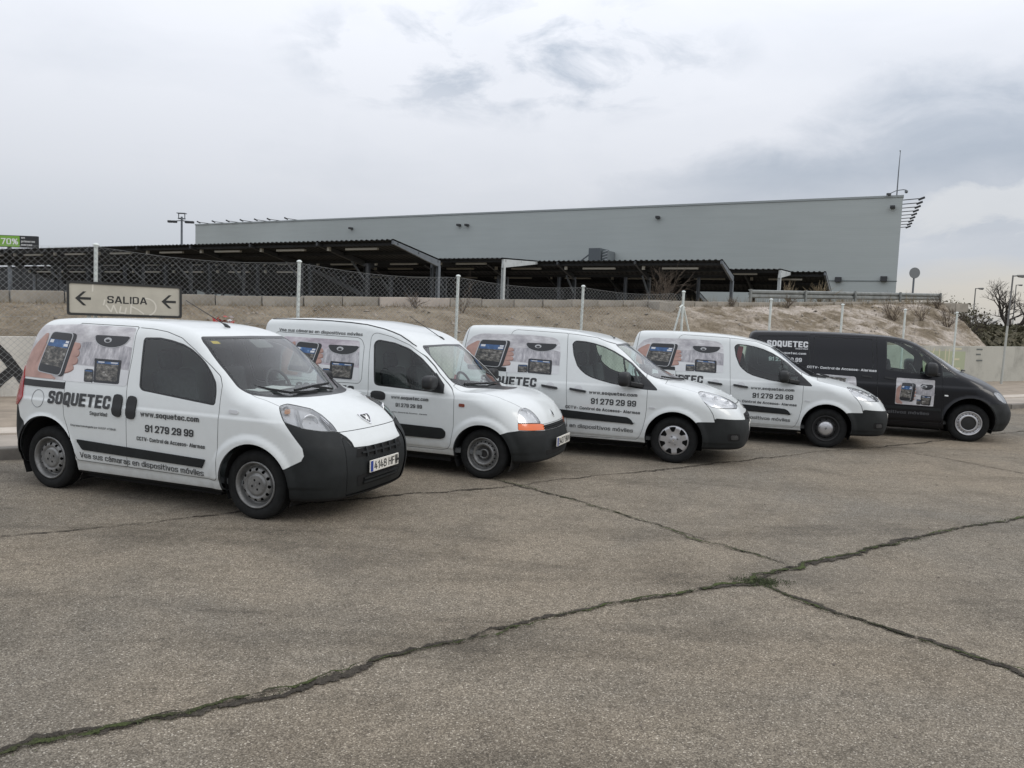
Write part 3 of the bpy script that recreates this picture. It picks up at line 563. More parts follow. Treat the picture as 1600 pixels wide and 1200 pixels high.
def terr(s,t_):
    ct=crest(s); u=np.clip((t_-16.8)/(20.9-16.8),0,1); gl=np.abs(fbm(s*.75+t_*.35,t_*.18,4,3)-.47)
    zz=wtop(s)-.05+(ct-wtop(s)+.05)*(u**.75)
    amp=np.sin(np.pi*np.clip(u,0,1))**.7
    zz=zz+amp*((fbm(s*.9,t_*.8,5,1)-.47)*.30-np.clip(.10-gl,0,.1)*2.6)
    end=32.3+(t_-16.9)*.98          # the bank falls away beyond this line
    d=np.clip(s-end,0,9); zz=zz-d*.62+np.where(d>0,(fbm(s*1.3,t_*1.3,3,8)-.47)*.2,0)
    return np.maximum(zz,-.4)
SS=np.arange(-14,46,.16); TT=np.concatenate([np.arange(16.83,21.2,.14),np.linspace(21.3,140,20)])
gs,gt=np.meshgrid(SS,TT,indexing='ij')
def upz(s,t_): return crest(np.minimum(s,36.4))
zz=np.where(gt<21.15,terr(gs,gt),upz(gs,gt)-.02-np.clip(gs-(36.4+np.maximum(gt-21,0)*.25),0,9)*.62); zz=np.maximum(zz,-.4)
PP=np.stack([gs,gt,zz],-1).reshape(-1,3); n_s,n_t=gs.shape
ii=np.arange(n_s*n_t).reshape(n_s,n_t); Q=np.stack([ii[:-1,:-1],ii[1:,:-1],ii[1:,1:],ii[:-1,1:]],-1).reshape(-1,4)
o=link('dirt_bank',npmesh('dirt_bank',PP,Q),dm,kind='structure'); o.rotation_euler=(0,0,RA)
# parapet of concrete blocks along the crest
par=thing('block_parapet','low parapet of weathered concrete blocks along the top of the dirt bank','parapet',rz=RA)
s=-14.; k=0; rr=random.Random(11)
bmesh_cache={}
while s<37.4:
    L=1.12+rr.uniform(-.05,.05); hgt=float(np.interp(s,[-14,0,12,20,26,33,37.5],[.30,.27,.25,.20,.14,.09,.12]))
    me=MB().box((0,0,0),(L-.025,.34,hgt+.3)).mesh('block',bevel=.012)
    pink_block=(7.0<s<9.25)  # two blocks of paler, pinkish concrete
    o=link('block',me,CONC2 if pink_block else CONC,par); o.location=(s+L/2,21.15+rr.gauss(0,.02),float(crest(s+L/2))+hgt/2-.15+rr.gauss(0,.008)); o.rotation_euler=(0,rr.gauss(-.035,.006),rr.gauss(0,.006))
    s+=L
me=MB().box((0,0,0),(.85,.55,.42)).mesh('concrete_block',bevel=.03)
o=link('concrete_block',me,CONC,label='single loose concrete block jutting out below the parapet on the dirt bank',cat='block'); o.location=W(18.4,20.6,2.50); o.rotation_euler=(0,.04,RA+.1)
# fence
fen=thing('chain_link_fence','galvanised chain link fence of tall round posts in front of the dirt bank','fence',rz=RA)
PS=[-9.9,-6.55,-3.05,.68,4.44,8.18,11.81,15.31,18.93,22.38,25.86,29.12]; PZ=[3.0,3.0,2.99,2.98,2.94,2.87,2.83,2.87,2.82,2.81,2.78,2.80]; FT=16.3
def postz(s): return float(np.interp(s,PS,PZ))
for s,z in zip(PS,PZ):
    g=MB().tube([(0,0,0),(0,0,z-.12)],.036,12); g.lathe([(.001,z-.10),(.036,z-.11),(.058,z-.135),(.058,z-.15),(.036,z-.155)],14,'Z')
    o=g.build('post',GALV,fen,smooth=True); o.location=(s,FT,.12); o.rotation_euler=(0,.012,0)
s=15.31
for d in (-.72,.92): 
    MB().tube([(s+d,FT,.15),(s+d*.06,FT,2.42)],.028,10).build('brace',GALV,fen,smooth=True)
MB().tube([(s-.09,FT,2.40),(s,FT,2.47),(s+.09,FT,2.40)],.03,8).build('brace_clamp',GALV,fen,smooth=True)
# mesh: zigzag wires
pit_=.106; cols=np.arange(-9.9,15.3,pit_/2); g=MB(); P=[];F=[]
def mtop(s):
    i=max(j for j in range(len(PS)) if PS[j]<=s+1e-6); i=min(i,len(PS)-2); u=(s-PS[i])/(PS[i+1]-PS[i]); return PZ[i]*(1-u)+PZ[i+1]*u-.06-.10*math.sin(math.pi*u)
r_=.0028
for ci in range(0,len(cols)-1,2):
    s0=cols[ci]; zt_=mtop(s0); n=int((zt_-.25)/(pit_/2)); sgn=1
    base=len(P)
    for k in range(n+1):
        z=zt_-k*pit_/2; x=s0+(pit_/2 if k%2 else 0)+.006*math.sin(z*5+s0*2); y=FT-.045+(.004 if k%2 else -.004)
        P+= [(x-r_,y,z),(x+r_,y-r_*.6,z),(x+r_*.3,y+r_,z)]
        if k:
            a=base+(k-1)*3
            for q in range(3): F.append((a+q,a+(q+1)%3,a+(q+1)%3+3,a+q+3))
for ci in range(1,len(cols)-1,2):
    s0=cols[ci]; zt_=mtop(s0); n=int((zt_-.25)/(pit_/2)); base=len(P)
    for k in range(n+1):
        z=zt_-k*pit_/2; x=s0+(0 if k%2 else pit_/2)+.006*math.sin(z*5+s0*2)
        y=FT-.045+(.004 if k%2 else -.004)
        P+= [(x-r_,y,z),(x+r_,y-r_*.6,z),(x+r_*.3,y+r_,z)]
        if k:
            a=base+(k-1)*3
            for q in range(3): F.append((a+q,a+(q+1)%3,a+(q+1)%3+3,a+q+3))
o=link('wire_mesh',npmesh('wire_mesh',P,F,smooth=False),WIRE,fen,kind='stuff')
for h_ in (0,-1.25,-2.45):
    g=MB(); pts=[(s,FT-.045,mtop(s)+h_+.01) for s in np.arange(-9.9,15.2,.35)]; g.tube(pts,.0028,4,False); g.build('tension_wire',WIRE,fen)
# ------------------------------------------------------------------ warehouse
def platz(x,y): 
    p=Vector((x,y,0)); return float(crest(min(p.dot(DS),36.4)))
bw=bpy.data.materials.new('cladding_grey'); bw.use_nodes=True; t=bw.node_tree; b=t.nodes['Principled BSDF']; b.inputs['Roughness'].default_value=.55
tcn=nd(t,'ShaderNodeTexCoord'); mpw=nd(t,'ShaderNodeMapping'); mpw.inputs['Scale'].default_value=(.18,.18,2.6); t.links.new(tcn.outputs['Object'],mpw.inputs[0])
c=mix(t,1.,(.39,.425,.415),ramp(t,tn(1.2,5.,.6,0.,mpw.outputs[0]),[(.3,.96),(.5,1.),(.7,1.03)]),'MULTIPLY')
c=mix(t,1.,c,ramp(t,tn(.06,4.,.6),[(.3,.90),(.7,1.08)]),'MULTIPLY'); t.links.new(c,b.inputs['Base Color'])
wv=nd(t,'ShaderNodeTexWave',wave_type='BANDS',bands_direction='Z',inp={'Scale':2.2}); t.links.new(tcn.outputs['Object'],wv.inputs['Vector'])
bp=nd(t,'ShaderNodeBump',inp={'Strength':.10,'Distance':.02}); t.links.new(wv.outputs['Fac'],bp.inputs['Height']); t.links.new(bp.outputs[0],b.inputs['Normal'])
BL=Vector((-41.0,98.9,0)); BR=Vector((29.6,60.3,0)); fd=(BR-BL).normalized(); fl=(BR-BL).length; fn=Vector((-fd.y,fd.x,0)); sd=Vector((math.cos(math.radians(66.)),math.sin(math.radians(66.)),0))
wh=thing('warehouse','huge plain grey metal clad warehouse behind the carports','warehouse')
H0,H1=2.,12.5
def quadbox(name,a,b_,c_,d_,z0,z1,m,parent=None,**k):
    g=MB(); g.add([(p.x,p.y,z) for z in (z0,z1) for p in (a,b_,c_,d_)],[(0,3,2,1),(4,5,6,7),(0,1,5,4),(1,2,6,5),(2,3,7,6),(3,0,4,7)]); return g.build(name,m,parent,**k)
quadbox('wall',BL,BR,BR+sd*60,BL+sd*60,H0,H1,bw,wh)
TRIM=mat('parapet_trim',(.30,.33,.33),.5)
e=fd*.06; f2=fn*-.06
quadbox('roof_coping',BL-e+f2,BR+e+f2,BR+e+sd*60,BL-e+sd*60,H1+.002,H1+.16,TRIM,wh)
quadbox('base_flashing',BL+f2*.5,BR+f2*.5+fd*.03,BR-f2*.2,BL-f2*.2,6.02,6.10,mat('flashing',(.16,.18,.18),.6),wh)
DKM=mat('dark_fitting',(.035,.037,.04),.6)
def pt(u,z,o=-.08): return BL+fd*u+fn*o+Vector((0,0,z))
# spotlights on arms over the left end of the roof and over the right hand side wall
def armlamp(p,dirv,L,label,grp):
    r=thing('floodlight',label,'floodlight',tuple(p),0,grp); d=Vector(dirv)
    MB().tube([(0,0,0),tuple(d*L+Vector((0,0,.35*L*.2)))],.035,6).build('arm',DKM,r)
    g=MB(); e_=d*L+Vector((0,0,.05)); g.bar(e_-d*.05-Vector((0,0,.06)),e_+d*.38+Vector((0,0,.12)),.24,.15); g.build('lamp_head',DKM,r,bevel=.03)
    return r
us=[2.5,5.2,7.7,10.1,12.5,14.6,17.4]
ow=['first','second','third','fourth','fifth','sixth','seventh']
for u,w_ in zip(us,ow): armlamp(pt(u,H1+.16,.15),-fn*.75+fd*(-.66),1.15,'%s from the left of the small floodlights on arms along the warehouse roof edge'%w_,'floodlights on the roof edge')
rn=Vector((sd.y,-sd.x,0)); ow2=['first','second','third','fourth','fifth','sixth','seventh','eighth','ninth']
for k,w_ in enumerate(ow2): armlamp(BR+sd*(.5+k*2.15)+Vector((0,0,H1-.15)),rn,1.15,'%s from the front of the floodlights on arms along the right side of the warehouse'%w_,'floodlights on the side wall')
# fittings on the facade
def onfac(u_,z,w,h,d,name,label,cat,m=DKM,grp=None):
    r=MB(); r.box((0,0,0),(w,d,h)); o=r.build(name,m,bevel=.02,label=label,cat=cat,group=grp); o.location=pt(u_,z,-d/2-.001); o.rotation_euler=(0,0,math.atan2(fd.y,fd.x)); return o
def fu(x,y): return (Vector((x,y,0))-BL).dot(fd)
def rayhit(u,v):
    d=fw+right*((u-800)/1200)+down*((v-600)/1200); o_=Vector((0,0,EYE)); tt=(BL-o_).dot(fn)/d.dot(fn); p=o_+d*tt; return (p-BL).dot(fd),p.z
for (u,v),lb in (((550,357),'lone small camera high on the left half of the warehouse wall'),((718.5,352),'left of two small cameras close together high on the warehouse wall'),((731,352),'right of two small cameras close together high on the warehouse wall'),((1029,340),'small camera high on the right half of the warehouse wall'),((1395,324),'small camera just under the right top corner of the warehouse')):
    a,z=rayhit(u,v); onfac(a,z,.34,.20,.45,'wall_camera',lb,'camera')
for (u,v),lb in (((1310,437),'square lamp low on the warehouse wall above the guard rail'),((1381,436),'square lamp low on the warehouse wall nearest its right corner')):
    a,z=rayhit(u,v); onfac(a,z,.48,.40,.35,'wall_lamp',lb,'lamp')
# stair housing against the facade
a0,z0=rayhit(934,410); a1,z1=rayhit(962,391)
st_=thing('stair_housing','small dark louvred stair housing standing against the warehouse wall above the carport roof','stair housing',tuple(pt(a0,2.5)),math.atan2(fd.y,fd.x))
STM=mat('housing_grey',(.085,.10,.11),.5); wd=a1-a0
MB().box((wd*.33,-1.1,(z1-2.5)/2),(wd*.66,2.2,z1-2.5)).build('housing',STM,st_,bevel=.03)
MB().box((wd*.84,-.9,(z1-2.5)/2-.1),(wd*.32,1.8,z1-2.7)).build('door_panel',mat('housing_light',(.15,.17,.18),.5),st_,bevel=.03)
for k in range(5): MB().bar((wd*.70,-1.86,z1-3.9+k*.26),(wd*.98,-1.86,z1-3.75+k*.26),.05).build('louvre',LTST,st_)
MB().bar((-2.6,-1.2,z1-4.6),(0,-1.2,z1-2.75),.10).build('stair_rail',STM,st_); MB().bar((-2.6,-1.2,z1-5.4),(0,-1.2,z1-3.5),.28,.08).build('stair_flight',STM,st_)
# antenna on the corner
an=thing('antenna_mast','tall thin antenna mast with a camera bracket on the right roof corner of the warehouse','antenna',(29.35,60.8,H1+.1))
MB().tube([(0,0,0),(0,0,1.9),(.02,0,3.45)],[.05,.04,.022],6).build('mast',COLST,an); MB().lathe([(.001,3.55),(.07,3.5),(.001,3.42)],8,'Z').build('tip',COLST,an)
MB().tube([(-.7,-.2,.15),(-.1,-.1,.45),(.45,-.05,.55),(.72,0,.53)],.035,6).build('bracket',COLST,an); MB().lathe([(.001,.54),(.11,.5),(.13,.38),(.07,.30),(.001,.28)],10,'Z',(.72,0,0)).build('dome_camera',COLST,an,smooth=True); MB().box((-.72,-.2,.13),(.3,.16,.16)).build('lamp',DKM,an)
# ------------------------------------------------------------------ carports
CD=Vector((-.871,.492,0)); CN=Vector((.48,.877,0))     # along the canopy to the left, and away from the camera
COLSHADE=mat('painted_steel_shaded',(.045,.05,.055),.6)  # same grey paint, darkened for the shade under the roofs
def carport(label,R,zf,zb,L,depth,colside,bay=5.0,light=False,lights=True,off=0.,zc=None):
    R=Vector((R[0],R[1],0)); th=thing('carport',label,'carport',tuple(R),math.atan2(-CD.y,-CD.x),'steel carports above the bank')
    # local frame: +x = towards the right end, +y = away
    def lp(x,y,z): return (x,y,z)
    ux=Vector((math.cos(th.rotation_euler.z),math.sin(th.rotation_euler.z),0)); uy=Vector((-ux.y,ux.x,0))
    n=int(L/.33); P=[];F=[]
    prof=[]
    for k in range(n):
        x=-k*.33; prof+=[(x,.045),(x-.10,.045),(x-.14,0.),(x-.29,0.)]
    prof.append((-n*.33,.045))
    for (x,h) in prof:
        for (y,z) in ((-.12,zf),(depth,zb)): P+= [(x,y,z+h),(x,y,z+h-.022)]
    for i in range(len(prof)-1):
        a=i*4; b_=a+4; F+=[(a,a+2,b_+2,b_),(a+1,b_+1,b_+3,a+3),(a,b_,b_+1,a+1),(a+2,a+3,b_+3,b_+2)]
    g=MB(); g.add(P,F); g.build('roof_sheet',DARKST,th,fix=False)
    for y in (.25,depth*.5,depth-.25):
        z=zf+(zb-zf)*y/depth-.12; MB().bar((0,y,z),(-L,y,z),.07,.14).build('purlin',DARKST,th)
    nb=int(L/bay)+1
    ctop=(zb if colside=='back' else zf); cy=(depth-.12 if colside=='back' else .12)
    for k in range(nb):
        x=-.06-k*bay-(off if k else 0)
        m=(LTST if light else COLST) if k==0 else COLSHADE  # inner frames take the shade-darkened paint
        if colside=='back':
            g=MB(); g.add([(x+q,y,z) for q in (-.06,.06) for (y,z) in ((-.1,zf-.20),(-.1,zf-.03),(depth-.02,zb-.03),(depth-.02,zb-.38))],[(0,1,2,3),(4,7,6,5),(0,4,5,1),(1,5,6,2),(2,6,7,3),(3,7,4,0)])
        else:
            g=MB(); g.add([(x+q,y,z) for q in (-.06,.06) for (y,z) in ((.0,zf-.52),(.0,zf-.03),(depth-.05,zb-.03),(depth-.05,zb-.18))],[(0,1,2,3),(4,7,6,5),(0,4,5,1),(1,5,6,2),(2,6,7,3),(3,7,4,0)])
        g.build('rafter',m,th)
        wp=th.location+ux*x+uy*cy; zg=platz(wp.x,wp.y)-.05
        g=MB()
        for dx in (-.075,.075): g.box((x+dx,cy,(zg+ctop-.3)/2),(.022,.2,ctop-.3-zg))
        g.box((x,cy,(zg+ctop-.3)/2),(.13,.02,ctop-.3-zg)); g.build('column',m,th)
        if k and colside=='back': MB().bar((x,cy-.1,ctop-1.1),(x,cy-1.2,ctop-.25+ (zf-zb)*.2),.09).build('knee_brace',COLST,th)
        if lights and k<nb-1:
            y=.55; z=zf+(zb-zf)*y/depth-.26
            MB().box((x-bay*.5,y,z),(2.1,.16,.10)).build('light_fixture',FIX,th)
            MB().box((x-bay*.93,y-.1,z+.02),(.16,.14,.2)).build('junction_box',FIX,th)
    return th
carport('nearest carport at the left, its dark roof ending in a sloping grey frame',(-6.01,38.13),5.6,4.95,46,3.95,'back')
carport('carport with a pale end column and pale cantilever beam just right of the nearest carport',(-.74,44.42),5.4,5.6,46,4.2,'front',light=True)
carport('long middle carport whose sloping end stands in front of the right half of the warehouse',(11.29,42.46),5.6,4.93,52,2.6,'back')
carport('carport with a single pale column at its end beside the middle carport',(16.13,47.32),5.6,5.7,48,3.6,'front',light=True)
carport('farthest right carport, small and dark, ending behind the guard rail',(19.68,49.26),5.7,4.6,52,3.2,'back')
carport('dark carport row behind the others, seen only under their roofs',(13.,58.2),5.4,3.9,60,6.,'back')
carport('last dark carport row close to the warehouse wall',(8.,68.),5.2,3.6,52,6.5,'back')
carport('dark carport row deep under the left roofs',(-14.,52.5),5.1,3.6,36,5.5,'back')
ds=thing('shade_backing','long low dark shed added for the shade behind the far left carports','backdrop',(-44.5,92.,1.9),math.atan2(-CD.y,-CD.x))  # added dark backing, stands in for the shade under the left carports
MB().box((-35,4,2.3),(70,8,4.6)).build('shade_backing_wall',mat('under_roof_shade',(.020,.022,.024),.8,var=.3,vscale=.3),ds); MB().box((-35,4,4.72),(70.4,8.4,.2)).build('shade_backing_top',DARKST,ds)
dw=thing('shade_screen','added dark screen wall giving the shade under the last carport row','screen wall',(7.,73.5,2.6),math.atan2(-CD.y,-CD.x))  # added dark screen, its near-black colour stands for shade under the last row
MB().box((-26,0,1.75),(50,.2,2.3)).build('shade_screen_panel',mat('under_roof_shade',(.02,.022,.024),.8),dw)
for k in range(11): MB().box((-1.2-k*5,0,.3),(.2,.2,3.2)).build('shade_screen_post',COLST,dw)
# ------------------------------------------------------------------ guard rail on the crest
gr_=thing('guard_rail','grey steel crash barrier along the top of the bank below the warehouse','guard rail',rz=RA)
def railz(s): return 3.44+(s-24.2)*.0385
g=MB(); P=[];F=[]; prof=[(0,-.17),(.06,-.13),(.06,-.06),(0,0),(.06,.06),(.06,.13),(0,.17)]
ss=np.linspace(24.2,37.7,16)
for s in ss:
    for (y,z) in prof: P.append((s,22.-y,railz(s)-.14+z))
n=len(prof); F=[(i*n+k,(i+1)*n+k,(i+1)*n+k+1,i*n+k+1) for i in range(len(ss)-1) for k in range(n-1)]
GR=mat('weathered_galvanised',(.20,.21,.20),.6,metal=.25,var=.25,vscale=4)
g.add(P,F); g.build('rail_beam',GR,gr_,smooth=True,fix=False)
for s in (24.25,27.6,30.95,34.3,37.6):
    MB().box((s,21.90,railz(s)-.42),(.09,.07,.95)).build('post',GR,gr_)
MB().bar((24.2,22.1,railz(24.2)-.62),(37.7,22.1,railz(37.7)-.62),.06,.16).build('lower_rail',GR,gr_)
# ------------------------------------------------------------------ signs and poles
GL={
'S':[[(.5,.80),(.5,1),(0,1),(0,.53),(.5,.47),(.5,0),(0,0),(0,.20)]],'O':[[(0,0),(0,1),(.5,1),(.5,0),'c']],'Q':[[(0,0),(0,1),(.5,1),(.5,0),'c'],[(.26,.16,0),(.52,-.16,0)]],
'U':[[(0,1),(0,0),(.5,0),(.5,1)]],'E':[[(.46,1),(0,1,0),(0,0,0),(.46,0)],[(0,.52),(.40,.52)]],'T':[[(0,1),(.54,1)],[(.27,1),(.27,0)]],'C':[[(.5,.76),(.5,1),(0,1),(0,0),(.5,0),(.5,.24)]],
'V':[[(0,1),(.25,0,0),(.33,0,0),(.58,1)]],'A':[[(0,0),(.25,1,0),(.33,1,0),(.58,0)],[(.12,.28),(.46,.28)]],'L':[[(0,1),(0,0,0),(.44,0)]],'I':[[(0,0),(0,1)]],'D':[[(0,0,0),(0,1,0),(.5,1),(.5,0),'c']],'H':[[(0,0),(0,1)],[(.5,0),(.5,1)],[(0,.52),(.5,.52)]],
'F':[[(.46,1),(0,1,0),(0,0)],[(0,.5),(.40,.5)]],'G':[[(.5,.70),(.5,1),(0,1),(0,0),(.5,0),(.5,.46,0),(.28,.46)]],'P':[[(0,0),(0,1,0),(.5,1),(.5,.46),(0,.46)]],'K':[[(0,0),(0,1)],[(.5,1),(.02,.42)],[(.16,.58),(.52,0)]],
'B':[[(0,0,0),(0,1,0),(.46,1),(.46,.53),(0,.53)],[(.3,.53),(.5,.53),(.5,0),(0,0)]],'M':[[(0,0),(0,1,0),(.31,.25,0),(.62,1,0),(.62,0)]],
'a':[[(.04,.60),(.04,.72),(.42,.72),(.42,0)],[(.42,.42),(0,.42),(0,0),(.42,0)]],'c':[[(.42,.57),(.42,.72),(0,.72),(0,0),(.42,0),(.42,.15)]],'d':[[(0,0),(0,.72),(.42,.72),(.42,0),'c'],[(.42,0),(.42,1)]],
'e':[[(0,.36),(.42,.36,0),(.42,.72),(0,.72),(0,0),(.42,0),(.42,.10)]],'g':[[(0,0),(0,.72),(.42,.72),(.42,0),'c'],[(.42,.72),(.42,-.24),(.03,-.24)]],'h':[[(0,0),(0,1)],[(0,.72),(.42,.72),(.42,0)]],
'i':[[(0,0),(0,.72)],[(0,.90),(0,1.02)]],'l':[[(0,0),(0,1)]],'m':[[(0,0),(0,.72)],[(0,.72),(.34,.72),(.34,0)],[(.34,.72),(.68,.72),(.68,0)]],'n':[[(0,0),(0,.72)],[(0,.72),(.42,.72),(.42,0)]],
'o':[[(0,0),(0,.72),(.42,.72),(.42,0),'c']],'p':[[(0,-.26),(0,.72)],[(0,0),(0,.72),(.42,.72),(.42,0),'c']],'q':[[(.42,-.26),(.42,.72)],[(0,0),(0,.72),(.42,.72),(.42,0),'c']],'r':[[(0,0),(0,.72)],[(0,.5),(0,.72),(.30,.72)]],
's':[[(.40,.60),(.40,.72),(0,.72),(0,.39),(.40,.33),(.40,0),(0,0),(0,.12)]],'t':[[(.12,1),(.12,0),(.34,0)],[(0,.72),(.34,.72)]],'u':[[(0,.72),(0,0),(.42,0)],[(.42,.72),(.42,0)]],'v':[[(0,.72),(.18,0,0),(.24,0,0),(.42,.72)]],'w':[[(0,.72),(.15,0,0),(.31,.72,0),(.47,0,0),(.62,.72)]],
'á':[[(.04,.60),(.04,.72),(.42,.72),(.42,0)],[(.42,.42),(0,.42),(0,0),(.42,0)],[(.17,.86),(.30,1.04)]],'ó':[[(0,0),(0,.72),(.42,.72),(.42,0),'c'],[(.17,.86),(.30,1.04)]],
'0':[[(0,0),(0,1),(.5,1),(.5,0),'c']],'1':[[(0,.78),(.20,1,0),(.20,0)]],'2':[[(0,.70),(0,1),(.5,1),(.5,.58),(0,0,0),(.5,0)]],'3':[[(0,.78),(0,1),(.5,1),(.5,.53),(.16,.53)],[(.3,.53),(.5,.53),(.5,0),(0,0),(0,.22)]],'4':[[(.36,0),(.36,.62)],[(.24,1),(0,.26,0),(.52,.26)]],
'7':[[(0,1),(.5,1,0),(.18,0)]],'8':[[(.03,.53),(.03,1),(.47,1),(.47,.53),'c'],[(0,0),(0,.53),(.5,.53),(.5,0),'c']],'9':[[(0,.42),(0,1),(.5,1),(.5,.42),'c'],[(.5,.72),(.5,0),(.02,0),(.02,.16)]],'6':[[(0,0),(0,.58),(.5,.58),(.5,0),'c'],[(.48,.84),(.48,1),(0,1),(0,.3)]],
'-':[[(0,.38),(.26,.38)]],'.':[[(0,0),(0,.05)]],'º':[[(0,.66),(0,1),(.24,1),(.24,.66),'c']],'%':[[(0,.56),(0,1),(.26,1),(.26,.56),'c'],[(.44,0),(.44,.44),(.70,.44),(.70,0),'c'],[(.10,0),(.60,1)]]}
def stroke_poly(st,t):
    closed=st[-1]=='c'; pts=[p for p in st if p!='c']; n=len(pts); P=[np.array(p[:2],float) for p in pts]; out=[]
    for i in range(n):
        r=.19 if len(pts[i])<3 else 0.
        if (not closed and i in (0,n-1)) or r==0: out.append(P[i]); continue
        a,b,c=P[i-1],P[i],P[(i+1)%n]; u=a-b; w=c-b; lu,lw=np.linalg.norm(u),np.linalg.norm(w); d=min(r,lu*.5,lw*.5)
        for q in (0,.3,.7,1.): out.append((1-q)**2*(b+u/lu*d)+2*q*(1-q)*b+q*q*(b+w/lw*d))
    if not closed:
        out[0]=out[0]+(out[0]-out[1])/np.linalg.norm(out[0]-out[1])*t*.46; out[-1]=out[-1]+(out[-1]-out[-2])/np.linalg.norm(out[-1]-out[-2])*t*.46
    Q=[out[0]]
    for p in out[1:]:
        if np.linalg.norm(p-Q[-1])>1e-4: Q.append(p)
    if closed and np.linalg.norm(Q[0]-Q[-1])<1e-4: Q.pop()
    m=len(Q); L=[];R=[]
    for i in range(m):
        a=Q[i-1] if (closed or i>0) else None; c=Q[(i+1)%m] if (closed or i<m-1) else None; b=Q[i]
        d1=(b-a)/np.linalg.norm(b-a) if a is not None else None; d2=(c-b)/np.linalg.norm(c-b) if c is not None else None
        if d1 is None: d1=d2
        if d2 is None: d2=d1
        nn=np.array([-(d1+d2)[1],(d1+d2)[0]]); l=np.linalg.norm(nn); nn=nn/l if l>1e-6 else np.array([-d1[1],d1[0]]); k=min(1/max(.2,abs(nn@np.array([-d1[1],d1[0]]))),2.2)
        L.append(b+nn*t/2*k); R.append(b-nn*t/2*k)
    v=np.array(L+R); T=[]
    for i in range(m if closed else m-1):
        j=(i+1)%m; T+=[(i,m+i,m+j),(i,m+j,j)]
    return v,np.array(T)
def text_mesh(s,bold=0.,each=False):
    t=.125+bold*2.6; x=0.; V=[];T=[];n=0; sid=[]; parts=[]
    for ch in s:
        if ch==' ': x+=.34; continue
        g=GL[ch]; wmax=max(p[0] for st in g for p in st if p!='c'); gv=[];gt=[];k=0
        for q,st in enumerate(g):
            v,tt=stroke_poly(st,t); v=v*np.array([1,(1-t)]) + np.array([x+t/2, t/2 if True else 0]); gv.append(np.concatenate([v,np.full((len(v),1),float(q))],1)); gt.append(tt+k); k+=len(v)
        gv=np.concatenate(gv); gt=np.concatenate(gt); a,b_,c_=gv[gt[:,0]],gv[gt[:,1]],gv[gt[:,2]]; cr=(b_[:,0]-a[:,0])*(c_[:,1]-a[:,1])-(b_[:,1]-a[:,1])*(c_[:,0]-a[:,0]); gt[cr<0]=gt[cr<0][:,::-1]
        parts.append((gv,gt)); V.append(gv); T.append(gt+n); n+=len(gv); x+=wmax+t+.105
    if each: return parts
    return np.concatenate(V),np.concatenate(T)
CAP=1.0
def flat_text(s,x0,x1,z0,cap,y,name,m,parent,bold=0.,slant=0.):
    P=text_mesh(s,bold,True); mn=min(v[:,0].min() for v,_ in P); mx=max(v[:,0].max() for v,_ in P)
    for v,T in P:
        X_=x0+(v[:,0]-mn)/(mx-mn)*(x1-x0); Zz=z0+v[:,1]*cap; X_=X_+slant*(Zz-z0)
        link(name,npmesh(name,np.stack([X_,y-v[:,2]*.0004,Zz],1),T,smooth=False),m,parent)
SGN=mat('sign_face',(.43,.41,.345),.55,var=.10,vscale=3,bump=.05,bscale=20); SGB=mat('sign_black',(.02,.021,.02),.5)
sg=thing('exit_sign','wide cream SALIDA exit sign with two left arrows, a black rim and white scrawl','sign',tuple(W(.23,15.9,0)),RA)
MB().box((.95,0,1.965),(1.84,.05,.54)).build('sign_panel',SGN,sg,bevel=.012)
g=MB(); rim=rnd([(0,1.66),(1.90,1.66),(1.90,2.27),(0,2.27)],.05,5); inn=rnd([(.04,1.70),(1.86,1.70),(1.86,2.23),(.04,2.23)],.04,5); n=len(rim)
for y in (-.045,.04): g.v+= [(p[0],y,p[1]) for p in rim]+[(p[0],y,p[1]) for p in inn]
for i in range(n):
    j=(i+1)%n; g.f+= [(i,j,n+j,n+i),(2*n+i,3*n+i,3*n+j,2*n+j),(i,2*n+i,2*n+j,j),(n+i,n+j,3*n+j,3*n+i)]
g.build('rim',SGB,sg)
for x in (.35,1.55): MB().box((x,.06,1.0),(.07,.05,1.9)).build('sign_post',GALV,sg)
flat_text('SALIDA',.64,1.30,1.895,.135,-.0285,'letter',SGB,sg,.016)
for x0 in (.13,1.545):
    g=MB(); y=-.0285; cz=1.965
    g.add([(x0+.03,y,cz-.022),(x0+.25,y,cz-.022),(x0+.25,y,cz+.022),(x0+.03,y,cz+.022)],[(0,1,2,3)])
    for sg_ in (1,-1): g.add([(x0,y-.0004,cz),(x0+.055,y-.0004,cz),(x0+.175,y-.0004,cz+sg_*.125),(x0+.125,y-.0004,cz+sg_*.125)],[(0,1,2,3) if sg_>0 else (0,3,2,1)])
    g.build('arrow',SGB,sg,fix=False)
SCR=mat('scrawl_white',(.58,.56,.49),.7)
def scr(paths,w):
    for k,pth in enumerate(paths):
        g=MB(); pp=[Vector((a,0,c)) for a,c in pth]
        for i in range(len(pp)-1):
            d=(pp[i+1]-pp[i]); L=d.length; d/=L; n=Vector((-d.z,0,d.x))*w/2; e=d*w*.3; q=[pp[i]-e-n,pp[i+1]+e-n,pp[i+1]+e+n,pp[i]-e+n]
            g.add([(p.x,-.0275-.0001*(i%3)-.00005*k,p.z) for p in q],[(0,1,2,3)])
        g.build('scrawl',SCR,sg,fix=False)
arc=[(1.28+.17*math.cos(a),1.85+.16*math.sin(a)) for a in np.linspace(1.9,-1.2,14)]
scr([[(.62,1.86),(.70,1.74),(.74,1.86),(.80,1.72)],[(.86,1.84),(.84,1.73),(.93,1.72),(.95,1.82)],[(1.02,1.72),(1.04,1.97),(1.10,1.99)],[(1.04,1.85),(1.14,1.80),(1.24,1.72)],arc,[(.60,1.95),(.58,1.86)],[(.41,2.22),(.405,2.10)]],.026)
